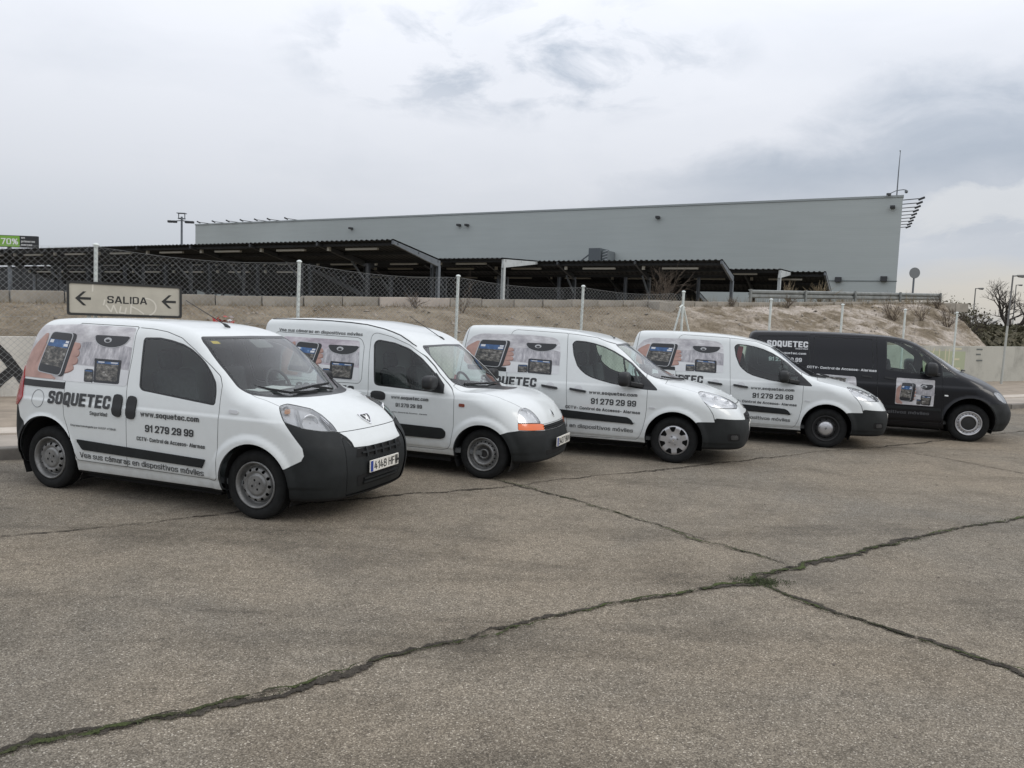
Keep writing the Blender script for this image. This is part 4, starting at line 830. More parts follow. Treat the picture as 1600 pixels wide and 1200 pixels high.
# billboard, floodlight mast, round sign
bb=thing('billboard','green and black advertising billboard reading 70% beyond the left carport','billboard',(-47.2,70.7,0),0)
MB().box((1.72,.15,7.42),(3.46,.3,1.06)).build('panel',mat('billboard_black',(.02,.022,.024),.4),bb,bevel=.02)
g=MB(); g.add([(.02,-.004,6.93),(1.86,-.004,6.93),(1.86,-.004,7.9),(.02,-.004,7.9)],[(0,1,2,3)]); g.build('green_field',mat('billboard_green',(.19,.40,.05),.4),bb,fix=False)
BWH=mat('billboard_white',(.75,.76,.75),.4)
flat_text('70%',.16,1.72,7.12,.56,-.009,'letter',BWH,bb,.02)
for s_,z,x1 in (('en',7.68,2.35),('primeras',7.35,3.25),('marcas',7.04,3.0)): flat_text(s_,2.0,x1,z,.19,-.004,'letter',BWH,bb,.01)
for x in (.6,2.9): MB().box((x,.5,4.4),(.25,.25,5.2)).build('billboard_post',COLST,bb)
fm=thing('floodlight_mast','tall floodlight mast with a ring of lamps left of the warehouse','light mast',(-30.6,70.8,0))
MB().tube([(0,0,1.8),(0,0,10.2)],[.13,.09],8).build('pole',COLST,fm,smooth=True)
MB().lathe([(.30,10.0),(.34,10.0),(.34,10.06),(.30,10.06)],14,'Z').build('ring',COLST,fm)
g=MB(); 
for q in (-.28,.28): g.box((q,0,10.25),(.06,.06,.55))
g.box((0,0,10.5),(.75,.5,.06)); g.build('platform',COLST,fm)
for k,q in enumerate((-1.02,-.6,.55,.95)):
    MB().bar((0,0,9.85),(q,0,9.75+.05*(k%2)),.06).build('lamp_arm',COLST,fm); MB().box((q,-.1,9.72),(.38,.3,.2)).build('lamp',DKM,fm,bevel=.03)
rs=thing('round_road_sign','grey back of a round road sign on a post beyond the guard rail','road sign',(24.85,48.4,0))
MB().tube([(0,0.05,3.0),(0,.05,6.05)],.06,8).build('post',COLST,rs); MB().lathe([(.001,-.02),(.33,-.02),(.34,0),(.33,.02),(.001,.02)],28,'Y',(0,0,5.78)).build('sign_disc',mat('sign_back',(.17,.18,.185),.6),rs,smooth=True)
def lamp(x,y,h,L,label,r=.06,tilt=0.):
    o=thing('street_lamp',label,'street lamp',(x,y,0),0,'street lamps at the right'); o.rotation_euler=(0,tilt,0)
    PO=mat('lamp_pole_pale',(.40,.41,.38),.5); PD=mat('lamp_pole_dark',(.14,.14,.135),.6)
    MB().tube([(0,0,0),(0,0,h*.55)],[r,r*.85],10).build('lower_pole',PO,o,smooth=True); MB().tube([(0,0,h*.55),(0,0,h)],[r*.8,r*.6],10).build('upper_pole',PD,o,smooth=True)
    MB().tube([(0,0,h-.03),(L*.5,0,h+.0)],r*.5,8).build('arm',PD,o)
    g=MB(); g.add([(L*.35,-L*.1,h-.02),(L*.35,L*.1,h-.02),(L,L*.13,h-.03),(L,-L*.13,h-.03),(L*.35,-L*.06,h+.06*L),(L*.35,L*.06,h+.06*L),(L*.95,L*.1,h+.10*L),(L*.95,-L*.1,h+.10*L),(L*.5,-L*.08,h-.14*L),(L*.5,L*.08,h-.14*L),(L*.9,L*.08,h-.17*L),(L*.9,-L*.08,h-.17*L)],[(0,4,5,1),(4,7,6,5),(7,3,2,6),(0,3,7,4),(1,5,6,2),(0,1,9,8),(8,9,10,11),(11,10,2,3),(0,8,11,3),(1,2,10,9)]); g.build('lamp_head',PD,o,bevel=.01)
    return o
p=W(31.43,15.67); lamp(p.x,p.y,4.30,.44,'street lamp on the pavement behind the black van, tallest of the three in view',.045,.022)
lamp(41.9,70.6,6.41,.72,'street lamp standing behind the shrubs at the end of the bank',.07,.0)
lamp(58.6,90.8,8.29,.72,'distant street lamp standing behind the bare tree at the right edge',.08,.0)
# ------------------------------------------------------------------ far ground, trees and weeds
FOL=mat('dry_foliage',(.075,.066,.036),.95,var=.5,vscale=.8,col2=None); FOL2=mat('olive_foliage',(.062,.058,.032),.95,var=.4,vscale=.6); BRK=mat('bark',(.060,.050,.042),.95,var=.3,vscale=6); DRY=mat('dry_grass',(.23,.185,.12),.95,var=.35,vscale=2); TWG=mat('dry_twigs',(.105,.082,.062),.95,var=.3,vscale=5)
sN,tN=np.arange(35,140,1.2),np.arange(17.,60,1.2)
def bankz(s,t_): 
    h=np.clip((t_-27)/3.,0,1); h=h*h*(3-2*h); return h*(2.55+.25*fbm(s*.35,t_*.35,4,5)+ .010*np.maximum(s-55,0))*np.clip((s-36)/8,0,1)-.12
gs2,gt2=np.meshgrid(sN,tN,indexing='ij'); zz2=bankz(gs2,gt2); ii=np.arange(zz2.size).reshape(zz2.shape)
bm_=mat('far_scrub_ground',(.085,.075,.045),.97,var=.45,vscale=.7,bump=.8,bscale=3)
o=link('far_bank',npmesh('far_bank',np.stack([gs2,gt2,zz2],-1).reshape(-1,3),np.stack([ii[:-1,:-1],ii[1:,:-1],ii[1:,1:],ii[:-1,1:]],-1).reshape(-1,4)),bm_,kind='structure'); o.rotation_euler=(0,0,RA)
rr=random.Random(21)
def leafquad(g,p,r,rr):
    n=Vector((rr.gauss(0,1),rr.gauss(0,1),rr.gauss(0,1)+.4)).normalized(); x=n.orthogonal().normalized(); y=n.cross(x); a=rr.uniform(0,6.28); x,y=x*math.cos(a)+y*math.sin(a),y*math.cos(a)-x*math.sin(a)
    g.add([p-x*r,p-y*r*.5,p+x*r,p+y*r*.5],[(0,1,2,3)])
def branchy(g,p,d,L,r,dep,rr,spread,tips=None,grav=0.,seg=3,rmin=.003):
    pts=[p]; q=p.copy(); dd=d.copy()
    for k in range(seg):
        dd=(dd+Vector((rr.gauss(0,.16),rr.gauss(0,.16),rr.gauss(0,.12)+grav))).normalized(); q=q+dd*L/seg; pts.append(q.copy())
    g.tube(pts,[r*(1-.42*i/seg) for i in range(seg+1)],5 if dep>2 else 3,False)
    if dep<=0:
        if tips is not None: tips.append(q)
        return
    for k in range(rr.choice((2,3,3)) if dep>1 else 3):
        s_=rr.uniform(.45,1.) if k else 1.; b=pts[max(1,min(seg,int(round(s_*seg))))]
        nd_=(dd+Vector((rr.gauss(0,spread),rr.gauss(0,spread),rr.gauss(0,spread*.7)))).normalized(); branchy(g,b,nd_,L*rr.uniform(.62,.82),max(r*.58,rmin),dep-1,rr,spread,tips,grav,seg,rmin)
def bare_tree(x,y,z,h,label,seed,dep=6):
    rr=random.Random(seed); o=thing('bare_tree',label,'tree',(x,y,z))
    MB().tube([(0,0,-.3),(.03,0,h*.10),(.0,0,h*.17)],[h*.045,h*.040,h*.038],8,False).build('trunk',BRK,o,smooth=True,fix=False)
    g=MB()
    for k in range(5):
        a=k*1.2566+rr.uniform(-.4,.4); branchy(g,Vector((0,0,h*.15)),Vector((math.cos(a)*1.0,math.sin(a)*.6,.75)).normalized(),h*.26,h*.028,dep-1,rr,.46,None,.03,3,.013)
    g.build('crown',BRK,o,fix=False); return o
bare_tree(48.6,75.5,1.6,6.6,'large bare winter tree with spreading limbs at the right edge',3)
bare_tree(55.0,80.,1.9,4.6,'bare winter tree half out of frame right of the large bare tree',8)
bare_tree(46.6,79.,1.7,4.2,'small thin bare tree left of the large bare tree',5,5)
def shrub(x,y,z,w,h,label,seed,m,nl,leaf):
    rr=random.Random(seed); o=thing('shrub',label,'shrub',(x,y,z)); g=MB(); tips=[]
    for k in range(7):
        a=rr.uniform(0,6.28); branchy(g,Vector((rr.gauss(0,w*.12),rr.gauss(0,w*.12),-.1)),Vector((math.cos(a)*w/h*.6,math.sin(a)*w/h*.6,1)).normalized(),h*.5,h*.016,3,rr,.4,tips)
    g.build('stem',BRK,o,fix=False); g=MB()
    for k in range(nl):
        c=rr.choice(tips); p=c+Vector((rr.gauss(0,w*.10),rr.gauss(0,w*.10),rr.gauss(0,h*.07)));
        if p.z>0: leafquad(g,p,leaf*rr.uniform(.5,1.3),rr)
    g.build('foliage',m,o,fix=False); return o
LB=['olive shrub at the crest end just right of the guard rail','dark shrub with dry tops in the shrub clump at the bank end','brownish shrub in the middle of the shrub clump at the bank end','low dark shrub at the foot of the shrub clump','thin dry shrub at the right end of the shrub clump']
for k,(u_,w_,h_,m_) in enumerate(((41.6,1.2,1.3,FOL2),(42.9,1.7,1.75,FOL),(44.1,1.7,1.8,FOL),(45.6,1.6,1.5,FOL),(47.2,1.5,1.3,FOL2))):
    p=W(u_,23.6+k*.5,0); shrub(p.x,p.y,(2.2,1.9,1.5,1.15,.9)[k],w_,h_,LB[k],30+k,m_,(260,270,210,150,100)[k],.085)
def dryplant(s,t_,h,label,seed,n=14,m=None,dep=2):
    rr=random.Random(seed); z=float(terr(np.array([s]),np.array([t_]))[0]) if t_<21 else float(crest(s)); g=MB()
    for k in range(n):
        a=rr.uniform(0,6.28); l=rr.uniform(.1,.75); branchy(g,Vector((rr.gauss(0,.05*h),rr.gauss(0,.05*h),-.05)),Vector((math.cos(a)*l,math.sin(a)*l,1)).normalized(),h*rr.uniform(.3,.6),.007+h*.004,dep,rr,.35)
    o=g.build('dry_weed',m or TWG,fix=False,label=label,cat='weed',group='dry weeds on the bank'); o.location=W(s,t_,z); return o
dryplant(19.6,21.9,1.45,'tall feathery dry plant standing behind the parapet above the braced fence post',1,26)
dryplant(8.9,20.4,.55,'dry weed hanging below the two pale parapet blocks',2,18)
dryplant(10.3,20.1,1.05,'tall thin dry weed left of the fence post on the bank top',3,7)
dryplant(24.9,20.6,.6,'dry weed below the left end of the guard rail',4,16)
dryplant(30.0,19.4,1.15,'upright dry shrub on the bank under the middle of the guard rail',5,16)
dryplant(32.6,18.6,1.0,'spreading dry bush on the bank above the black van roof',6,20)
dryplant(34.6,20.3,.7,'dry clump on the bank near the right end of the guard rail',7,20)
dryplant(31.2,18.9,.9,'thin reddish dry bush beside the spreading bush on the bank',8,14)
dryplant(27.2,22.4,1.2,'pale dry grass clump poking through the guard rail',9,30,DRY,1)
dryplant(29.3,22.5,1.3,'tall pale grass clump behind the middle of the guard rail',10,30,DRY,1)
dryplant(35.4,20.0,.5,'small dry tuft near the end of the bank',11,14)
dryplant(22.2,20.9,.45,'low dry tuft at the parapet foot left of the guard rail',12,14)
g=MB(); rr=random.Random(77)
def grass(s,t_,h,n):
    z=float(terr(np.array([s]),np.array([t_]))[0]) if t_<21 else float(crest(s))+.0
    p=W(s,t_,z-.02)
    for k in range(n):
        a=rr.uniform(0,6.28); d=Vector((math.cos(a),math.sin(a),0)); e=d.cross(Vector((0,0,1)))*.008; q=p+Vector((rr.gauss(0,.08),rr.gauss(0,.08),0)); hh=h*rr.uniform(.4,1.2); g.add([q-e,q+e,q+d*hh*rr.uniform(.1,.6)+Vector((0,0,hh))],[(0,1,2)])
for k in range(1100):
    s=rr.uniform(-6,37); 
    if rr.random()<.55: grass(s,20.92+rr.gauss(0,.05),rr.uniform(.05,.2),7)
    else: grass(s,rr.uniform(17.2,20.6),rr.uniform(.04,.14),6)
for k in range(260): grass(rr.uniform(18,37),rr.uniform(21.5,23.2),rr.uniform(.15,.55),7)
for k in range(90): grass(rr.uniform(33,37),rr.uniform(20.5,25.2),rr.uniform(.2,.7),8)
g.build('dry_grass_tufts',DRY,fix=False,kind='stuff')
g=MB()
for k in range(9000):
    s=rr.uniform(44,110); t_=rr.uniform(27,33); p=W(s,t_,float(bankz(np.array([s]),np.array([t_]))[0])+abs(rr.gauss(0,.12))); leafquad(g,p,rr.uniform(.08,.3),rr)
g.build('far_scrub',FOL2,fix=False,kind='stuff')
g=MB()
for k in range(7000):
    s=rr.uniform(90,330); t_=rr.uniform(60,150)+rr.uniform(0,60); p=W(s,t_,max(.2,rr.gauss(2.6,1.6))); leafquad(g,p,rr.uniform(.4,1.2),rr)
g.build('far_wood',mat('far_wood_foliage',(.075,.072,.062),.95,var=.3,vscale=.2),fix=False,kind='stuff')
STN=mat('bank_stone',(.27,.235,.195),.95,var=.4,vscale=3)
g=MB(); rr=random.Random(91)
for k in range(1500):
    s=rr.uniform(-8,36); t_=rr.uniform(16.95,20.8); z=float(terr(np.array([s]),np.array([t_]))[0]); p=W(s,t_,z); r=abs(rr.gauss(.025,.022))+.012; q=[Vector((rr.uniform(.6,1.2)*r*math.cos(a),rr.uniform(.6,1.2)*r*math.sin(a),rr.uniform(-.3,.3)*r)) for a in (0,1.4,2.8,4.3)]
    g.add([p+x for x in q]+[p+Vector((0,0,r*rr.uniform(.5,1.)))],[(0,1,4),(1,2,4),(2,3,4),(3,0,4)])
g.build('bank_stones',STN,fix=False,kind='stuff')
# red and white scrap caught on the bank
g=MB(); rr=random.Random(5)
for k in range(14):
    p=Vector((rr.gauss(0,.11),rr.gauss(0,.05),abs(rr.gauss(.08,.05)))); leafquad(g,p,rr.uniform(.06,.12),rr)
sc_=g.build('litter_bag',mat('red_plastic',(.40,.03,.025),.4),fix=False,label='crumpled red plastic bag with a white corner lying on the bank',cat='litter'); p=W(3.45,18.9,float(terr(np.array([3.45]),np.array([18.9]))[0])+.02); sc_.location=p
g=MB()
for k in range(6): leafquad(g,Vector((.16+rr.gauss(0,.03),rr.gauss(0,.04)-.05,abs(rr.gauss(.09,.04)))),.07,rr)
g.build('white_corner',PAPER,sc_,fix=False)
V_POS=[(-1.9656, 7.4495, -0.3588), (-0.037, 9.5459, -0.3609), (2.4817, 11.1275, -0.3194), (5.3378, 13.0552, -0.3316), (8.4148, 14.4203, -0.3117)]
# ------------------------------------------------------------------ vans
def wheel_meshes():
    pass
class Van:
    def __init__(s,spec,h):
        s.sp=spec; s.F=make_shape(spec); lo=(-spec['wb']-1.0,-1.08,.05); hi=(1.15,1.08,2.05)
        P,N,T=surface_net(s.F,lo,hi,h); s.M=Mesh(P,N,T); wb=spec['wb']
        for (cx,cz,R) in spec['arch']:
            s.M.drop(lambda p:np.maximum(np.hypot(p[:,0]-cx,p[:,2]-cz)-R,.42-np.abs(p[:,1])))
        s.P0,s.N0,s.T0=s.M.P.copy(),s.M.N.copy(),s.M.T.copy(); s.items=[]   # (name,mesh,mat,parentname)
        s.glassf=[]
    def ysurf(s,X,Z):
        lo=np.full(len(X),.25); hi=np.full(len(X),1.1)
        for _ in range(26):
            m=(lo+hi)/2; v=s.F(np.stack([X,-m,Z],-1)); lo=np.where(v<0,m,lo); hi=np.where(v<0,hi,m)
        return (lo+hi)/2
    def patch(s,f,off,skirt=0.,box=None,fine=0):
        """copy of the body skin inside f<0, lifted by off; skirt closes the rim back to the body"""
        T=s.T0
        if box is not None:
            c=s.P0[T]; mn,mx=c.min(1),c.max(1); k=np.all((mx>=np.array(box[0]))&(mn<=np.array(box[1])),1); T=T[k]
        u,inv=np.unique(T,return_inverse=True); m=Mesh(s.P0[u].copy(),s.N0[u].copy(),inv.reshape(T.shape))
        k=f(m.cent())<.06; m.T=m.T[k]; m.tag=m.tag[k]
        for _ in range(fine):
            e=np.sort(np.concatenate([m.T[:,[0,1]],m.T[:,[1,2]],m.T[:,[2,0]]]),1); uq,iv=np.unique(e,axis=0,return_inverse=True); iv=iv.reshape(-1)+len(m.P); n=len(m.T)
            if n==0: break
            m.P=np.concatenate([m.P,(m.P[uq[:,0]]+m.P[uq[:,1]])/2]); m.N=np.concatenate([m.N,(m.N[uq[:,0]]+m.N[uq[:,1]])/2]); a,b_,c_=iv[:n],iv[n:2*n],iv[2*n:]; t=m.T
            m.T=np.concatenate([np.stack([t[:,0],a,c_],1),np.stack([a,t[:,1],b_],1),np.stack([c_,b_,t[:,2]],1),np.stack([a,b_,c_],1)]); m.tag=np.zeros(len(m.T),int); k=f(m.cent())<.03; m.T=m.T[k]; m.tag=m.tag[k]
        m.cut(f); c=m.cent(); k=f(c)<0; T=m.T[k]
        if len(T)==0: return None
        u,inv=np.unique(T,return_inverse=True); T=inv.reshape(T.shape); P,N=m.P[u],m.N[u]; N=N/np.linalg.norm(N,axis=1)[:,None]
        Q=P+N*off; N0=N
        if skirt:
            e=np.concatenate([T[:,[0,1]],T[:,[1,2]],T[:,[2,0]]]); key=np.sort(e,1); uu,ix,ct=np.unique(key,axis=0,return_index=True,return_counts=True); be=e[ix[ct==1]]
            b=len(Q); low=P-N*(.004 if off>0 else .0015); Q=np.concatenate([Q,low]); N=np.concatenate([N,N]); T=np.concatenate([T,np.stack([be[:,1],be[:,0],b+be[:,0]],1),np.stack([be[:,1],b+be[:,0],b+be[:,1]],1)]); N=None
            u,inv=np.unique(T,return_inverse=True); Q=Q[u]; T=inv.reshape(T.shape)
        return Q,N,T
    def add_patch(s,name,poly,chart,off,m,r=0.,skirt=0.,mask=None,parent=None,sharp=False):
        pl=np.array(poly,float); box=None
        if chart is XZ: box=((pl[:,0].min()-.05,-2,pl[:,1].min()-.05),(pl[:,0].max()+.05,2,pl[:,1].max()+.05))
        sz=float(min(pl[:,0].max()-pl[:,0].min(),pl[:,1].max()-pl[:,1].min())); fine=int(np.clip(math.ceil(math.log2(.026/max(sz/3.5,.004))),0,2))
        q=s.patch(fpoly(poly,chart,r,mask),off,skirt,box,fine)
        if q is None: return
        me=npmesh(name,q[0],q[2],q[1]); 
        if skirt: me.set_sharp_from_angle(angle=math.radians(45))
        me.materials.append(m); s.items.append((name,me,parent))
    def emit(s,tag,name,m,parent=None,off=0.,split=False):
        q=s.M.get(tag)
        if q is None: return
        P,N,T=q; N=N/np.linalg.norm(N,axis=1)[:,None]; P=P+N*off; keys={i[0] for i in s.items}
        for sd_ in ((0,1) if split else (2,)):
            t_=T
            if sd_<2:
                c=P[T].mean(1)[:,1]; t_=T[(c<0) if sd_==0 else (c>0)]
                if len(t_)==0: continue
            u,inv=np.unique(t_,return_inverse=True); me=npmesh(name,P[u],inv.reshape(t_.shape),N[u]); me.materials.append(m)
            key=name+('@%d'%sd_ if split else ''); par=parent
            if parent and split and parent+'@%d'%sd_ in keys: par=parent+'@%d'%sd_
            s.items.append((key,me,par))
    def lining(s):
        P,N,T=s.P0-s.N0*.022,s.N0,s.T0; m=Mesh(P.copy(),-N,T[:,::-1].copy())
        for f in s.glassf: m.cut(lambda P,f=f:f(P)-.004)
        c=m.cent(); k=np.ones(len(m.T),bool)
        for f in s.glassf: k&=f(c)>.004
        T=m.T[k]; u,inv=np.unique(T,return_inverse=True); me=npmesh('cabin_lining',m.P[u],inv.reshape(T.shape),m.N[u]); me.materials.append(LINING); s.items.append(('cabin_lining',me,None))
    def text(s,txt,x0,x1,z0,cap,m,bold=0.,name='lettering',slope=0.,off=.006,letters=False):
        L=text_mesh(txt,bold,True)
        mn=min(v[:,0].min() for v,_ in L); mx=max(v[:,0].max() for v,_ in L)
        if not letters: L=[text_mesh(txt,bold)]
        for v,T in L: s.text1(v,T,(v[:,0]-mn)/(mx-mn),x0,x1,z0,cap,m,'letter' if letters else name,slope,off)
    def text1(s,v,T,u,x0,x1,z0,cap,m,name,slope,off):
        X_=x0+u*(x1-x0); Zz=z0+v[:,1]*cap+slope*(X_-x0)
        P=np.stack([X_,-(s.ysurf(X_,Zz)+off+.0004*v[:,2]),Zz],1); me=npmesh(name,P,T,smooth=False); me.materials.append(m); s.items.append((name,me,None))
    def mb(s,name,g,m,parent=None,smooth=False,bevel=0.): 
        me=g.mesh(name,smooth,bevel); me.materials.append(m); s.items.append((name,me,parent))
    def sp_(s,X,Z,off=0.): return Vector((X,-(float(s.ysurf(np.array([X]),np.array([Z]))[0])+off),Z))
    def place(s,name,label,loc,yaw,group):
        root=thing(name,label,'van',loc,yaw,group); done={}
        for nm,me,par in s.items:
            o=bpy.data.objects.new(nm.split('@')[0],me); COL.objects.link(o)
            p=done.get(par,root) if par else root
            if nm in('lettering','plate_lettering'): o['kind']='stuff'
            o.parent=p; done.setdefault(nm,o)
        return root
def top_mask(zmin): return lambda P: zmin-P[:,2]
def cabin(v,wheel_y=.36,x0=-.95,zf=.62,scale=1.,bulk=-1.52,seatx=-1.02):
    for y in (-.37,.37):
        g=MB(); g.box((seatx,y,zf-.02),(.50,.50,.16)); g.box((seatx-.27,y,zf+.30),(.14,.48,.62),M=Matrix.Rotation(-.18,3,'Y')); g.box((seatx-.36,y,zf+.70),(.10,.27,.20),M=Matrix.Rotation(-.18,3,'Y'))
        v.mb('seat',g,SEAT,None,True,.05)
    g=MB(); g.add([(x,y,z) for y in (-.66,.66) for (x,z) in v.sp['dash']],[tuple(range(len(v.sp['dash'])))[::-1],tuple(range(len(v.sp['dash']),2*len(v.sp['dash'])))]+[(i,(i+1)%len(v.sp['dash']),(i+1)%len(v.sp['dash'])+len(v.sp['dash']),i+len(v.sp['dash'])) for i in range(len(v.sp['dash']))]); v.mb('dashboard',g,DASH,None,False,.02)
    dx=v.sp['dash'][0][0]; dz=v.sp['dash'][0][1]
    g=MB(); c=Vector((dx-.12,wheel_y,dz-.01)); ax=Matrix.Rotation(-.45,3,'Y'); pts=[c+ax@Vector((0,math.cos(a)*.185,math.sin(a)*.185)) for a in np.linspace(0,2*math.pi,25)]; g.tube(pts,.016,8,False); g.bar(c+ax@Vector((0,-.17,0)),c+ax@Vector((0,.17,0)),.04,.03); g.box(c,(.06,.14,.12)); g.bar(c,c+Vector((.25,0,-.15)),.07); v.mb('steering_wheel',g,PLASTM,None,True)
    g=MB(); g.box((bulk,0,.98),(.03,1.34,1.20)); v.mb('bulkhead',g,BULK)
    g=MB(); g.box((bulk/2-.2,0,.30),(1.9,1.5,.05)); v.mb('cabin_floor',g,LINING)
def wells(v):
    for i,(cx,cz,R) in enumerate(v.sp['arch']):
        for s_ in (-1,1):
            g=MB(); n=20; rr_=R+.008; yo=s_*.78; yi=s_*.42
            pts=[(cx+rr_*math.cos(a),cz+rr_*math.sin(a)) for a in np.linspace(-.5,math.pi+.5,n)]
            g.add([(x,yo,z) for x,z in pts]+[(x,yi,z) for x,z in pts],[(k,k+1,k+1+n,k+n) for k in range(n-1)]+[tuple(range(n,2*n))]); me=g.mesh('wheel_well',fix=False); me.materials.append(WELL); v.items.append(('wheel_well',me,None))
    g=MB(); wb=v.sp['wb']; g.box((-wb/2,0,.235),(wb-.85,1.46,.15)); g.box((-wb-.5,0,.36),(.5,1.1,.2)); g.box((0,0,.34),(.9,.9,.2)); v.mb('underbody',g,WELL)  # main box hung low to deepen the shade under the van
def tyre_mesh(R,w,rim):
    g=MB(); h=w/2; k=R-rim
    prof=[(rim-.012,h*.55),(rim-.004,h*.80),(rim+.012,h*.92),(rim+k*.35,h*1.03),(rim+k*.62,h*1.02),(R-.022,h*.90),(R-.010,h*.80),(R-.002,h*.62)]
    for q in (.42,.14,-.14,-.42):
        prof+=[(R,h*(q+.09)),(R-.007,h*(q+.06)),(R-.007,h*(q-.06)),(R,h*(q-.09))]
    prof+=[(R-.002,-h*.62),(R-.022,-h*.9),(rim+k*.5,-h),(rim,-h*.85),(rim-.02,-h*.6)]
    g.lathe([(r,-y) for r,y in prof],56); return g.mesh('tyre',True,fix=True)
def disc(prof,holes,n=96,rad=None):
    """lathe disc facing -Y with real holes; prof (r,y)"""
    r=np.array([p[0] for p in prof]); y=np.array([p[1] for p in prof]); rr_=np.unique(np.concatenate([np.linspace(a,b,max(2,int(abs(b-a)/.008)+1)) for a,b in zip(r[:-1],r[1:]) if b>a]))
    yy=np.interp(rr_,r,y); a=np.linspace(0,2*np.pi,n,endpoint=False); P=np.stack([rr_[:,None]*np.cos(a),np.repeat(yy[:,None],n,1),rr_[:,None]*np.sin(a)],-1).reshape(-1,3)
    ii=np.arange(len(rr_)*n).reshape(len(rr_),n); j=np.roll(ii,-1,1); T=np.concatenate([np.stack([ii[:-1],ii[1:],j[1:]],-1).reshape(-1,3),np.stack([ii[:-1],j[1:],j[:-1]],-1).reshape(-1,3)])
    m=Mesh(P,np.tile([0,-1.,0],(len(P),1)),T)
    if holes is not None: m.drop(holes)
    u,inv=np.unique(m.T,return_inverse=True); T=inv.reshape(m.T.shape); P=m.P[u]
    A=np.cross(P[T[:,1]]-P[T[:,0]],P[T[:,2]]-P[T[:,0]])[:,1].sum()
    if A>0: T=T[:,::-1]
    me=npmesh('rim',P,T); return me
def circ_holes(n,R,rh,ph=0.,el=1.):
    def f(P):
        d=np.full(len(P),9.)
        for k in range(n):
            a=ph+2*np.pi*k/n; ca,sa=np.cos(a),np.sin(a); u=P[:,0]*ca+P[:,2]*sa-R; w=-P[:,0]*sa+P[:,2]*ca
            d=np.minimum(d,np.hypot(u,w/el)-rh)
        return d
    return f
def comb(*fs): return lambda P: np.min([f(P) for f in fs],0)
def spoke_holes(n,r0,r1,w0,w1,ph=0.):
    def f(P):
        d=np.full(len(P),9.)
        for k in range(n):
            a=ph+2*np.pi*k/n; ca,sa=np.cos(a),np.sin(a); u=P[:,0]*ca+P[:,2]*sa; w=np.abs(-P[:,0]*sa+P[:,2]*ca); ww=w0+(w1-w0)*(u-r0)/(r1-r0)
            d=np.minimum(d,np.maximum.reduce([w-ww,r0-u,np.hypot(P[:,0],P[:,2])-r1]))
        return d
    return f
def capmesh(name,prof,n=32,**k): return MB().lathe([(r,y) for r,y in prof],n).mesh(name,True)
RIMS={}
def rimset(kind):
    """list of (name,mesh,material)"""
    if kind in RIMS: return RIMS[kind]
    L=[]
    def a(n,me,m): me.materials.append(m); L.append((n,me))
    back=lambda R,y: MB().lathe([(.001,y),(R,y)],32).mesh('brake_shade',fix=False)
    if kind=='bipper':
        pr=[(.0,-.030),(.088,-.030),(.096,-.022),(.106,-.012),(.118,-.030),(.148,-.022),(.160,.012),(.168,.030),(.180,.022),(.186,-.006),(.194,-.040),(.206,-.048),(.211,-.036)]
        a('rim',disc(pr,comb(circ_holes(12,.139,.0135,.1,1.15),circ_holes(4,.043,.0105,.5))),STEEL); a('brake_shade',back(.2,.05),WELL)
    if kind=='kangoo':
        pr=[(0,.02),(.045,.02),(.062,.016),(.085,.012),(.105,-.022),(.118,-.036),(.128,-.03),(.150,.0),(.165,.02),(.172,.01),(.180,-.03),(.190,-.046),(.198,-.04)]
        a('rim',disc(pr,circ_holes(18,.143,.0085,.05)),STEEL); a('brake_shade',back(.19,.05),WELL)
        a('hub_ring',MB().lathe([(.040,.0),(.050,-.012),(.058,-.006),(.060,.014)],28).mesh('hub_ring',True),STEEL); a('hub_dish',MB().lathe([(.060,.010),(.088,.002)],28).mesh('hub_dish',True),STEELD); a('hub_centre',MB().lathe([(.001,.004),(.040,.004)],24).mesh('hub_centre',fix=False),STEELB)
    if kind=='cover':
        pr=[(0,-.052),(.03,-.052),(.06,-.046),(.10,-.044),(.17,-.046),(.192,-.040),(.204,-.028),(.208,-.018)]
        a('hub_cap',disc(pr,spoke_holes(7,.118,.186,.016,.050,math.pi/2+math.pi/7)),SILVER); a('brake_shade',back(.2,-.008),WELL)
        g=MB()
        for k in range(4): q=.5+k*math.pi/2+.3; g.lathe([(.001,-.060),(.011,-.058),(.013,-.046)],10,'Y',(.058*math.cos(q),0,.058*math.sin(q)))
        a('wheel_bolts',g.mesh('wheel_bolts',True),STEEL)
        g=MB(); g.prism([(-.013,0),(0,-.013),(.013,0),(0,.015)],-.0545,-.05); a('cap_badge',g.mesh('cap_badge'),CHROME)
    if kind=='black':
        pr=[(0,-.01),(.118,-.012),(.13,-.02),(.15,.0),(.165,.02),(.175,.015),(.185,-.03),(.200,-.044),(.208,-.036)]
        a('rim',disc(pr,circ_holes(10,.145,.011)),STEELB); a('brake_shade',back(.2,.05),WELL)
        pc=[(0,-.052),(.04,-.050),(.08,-.044),(.105,-.034),(.114,-.020),(.115,-.008)]
        a('hub_cap',disc(pc,circ_holes(6,.094,.005,.3)),SILVER)
        g=MB(); g.prism([(-.018,.004),(-.006,-.022),(.010,-.018),(.018,.012),(.0,.024)],-.0545,-.05); a('cap_badge',g.mesh('cap_badge'),STEEL)
    if kind=='vito':
        pr=[(.122,-.036),(.130,-.040),(.150,-.034),(.168,-.016),(.180,-.006),(.190,-.03),(.204,-.052),(.214,-.046)]
        a('rim',disc(pr,circ_holes(20,.166,.0085,.05)),SILVER); a('brake_shade',back(.2,.05),WELL)
        a('hub_cap',capmesh('hub_cap',[(.001,-.030),(.06,-.028),(.115,-.022),(.124,-.030)]),STEELB)
    RIMS[kind]=L; return L
TYRES={}
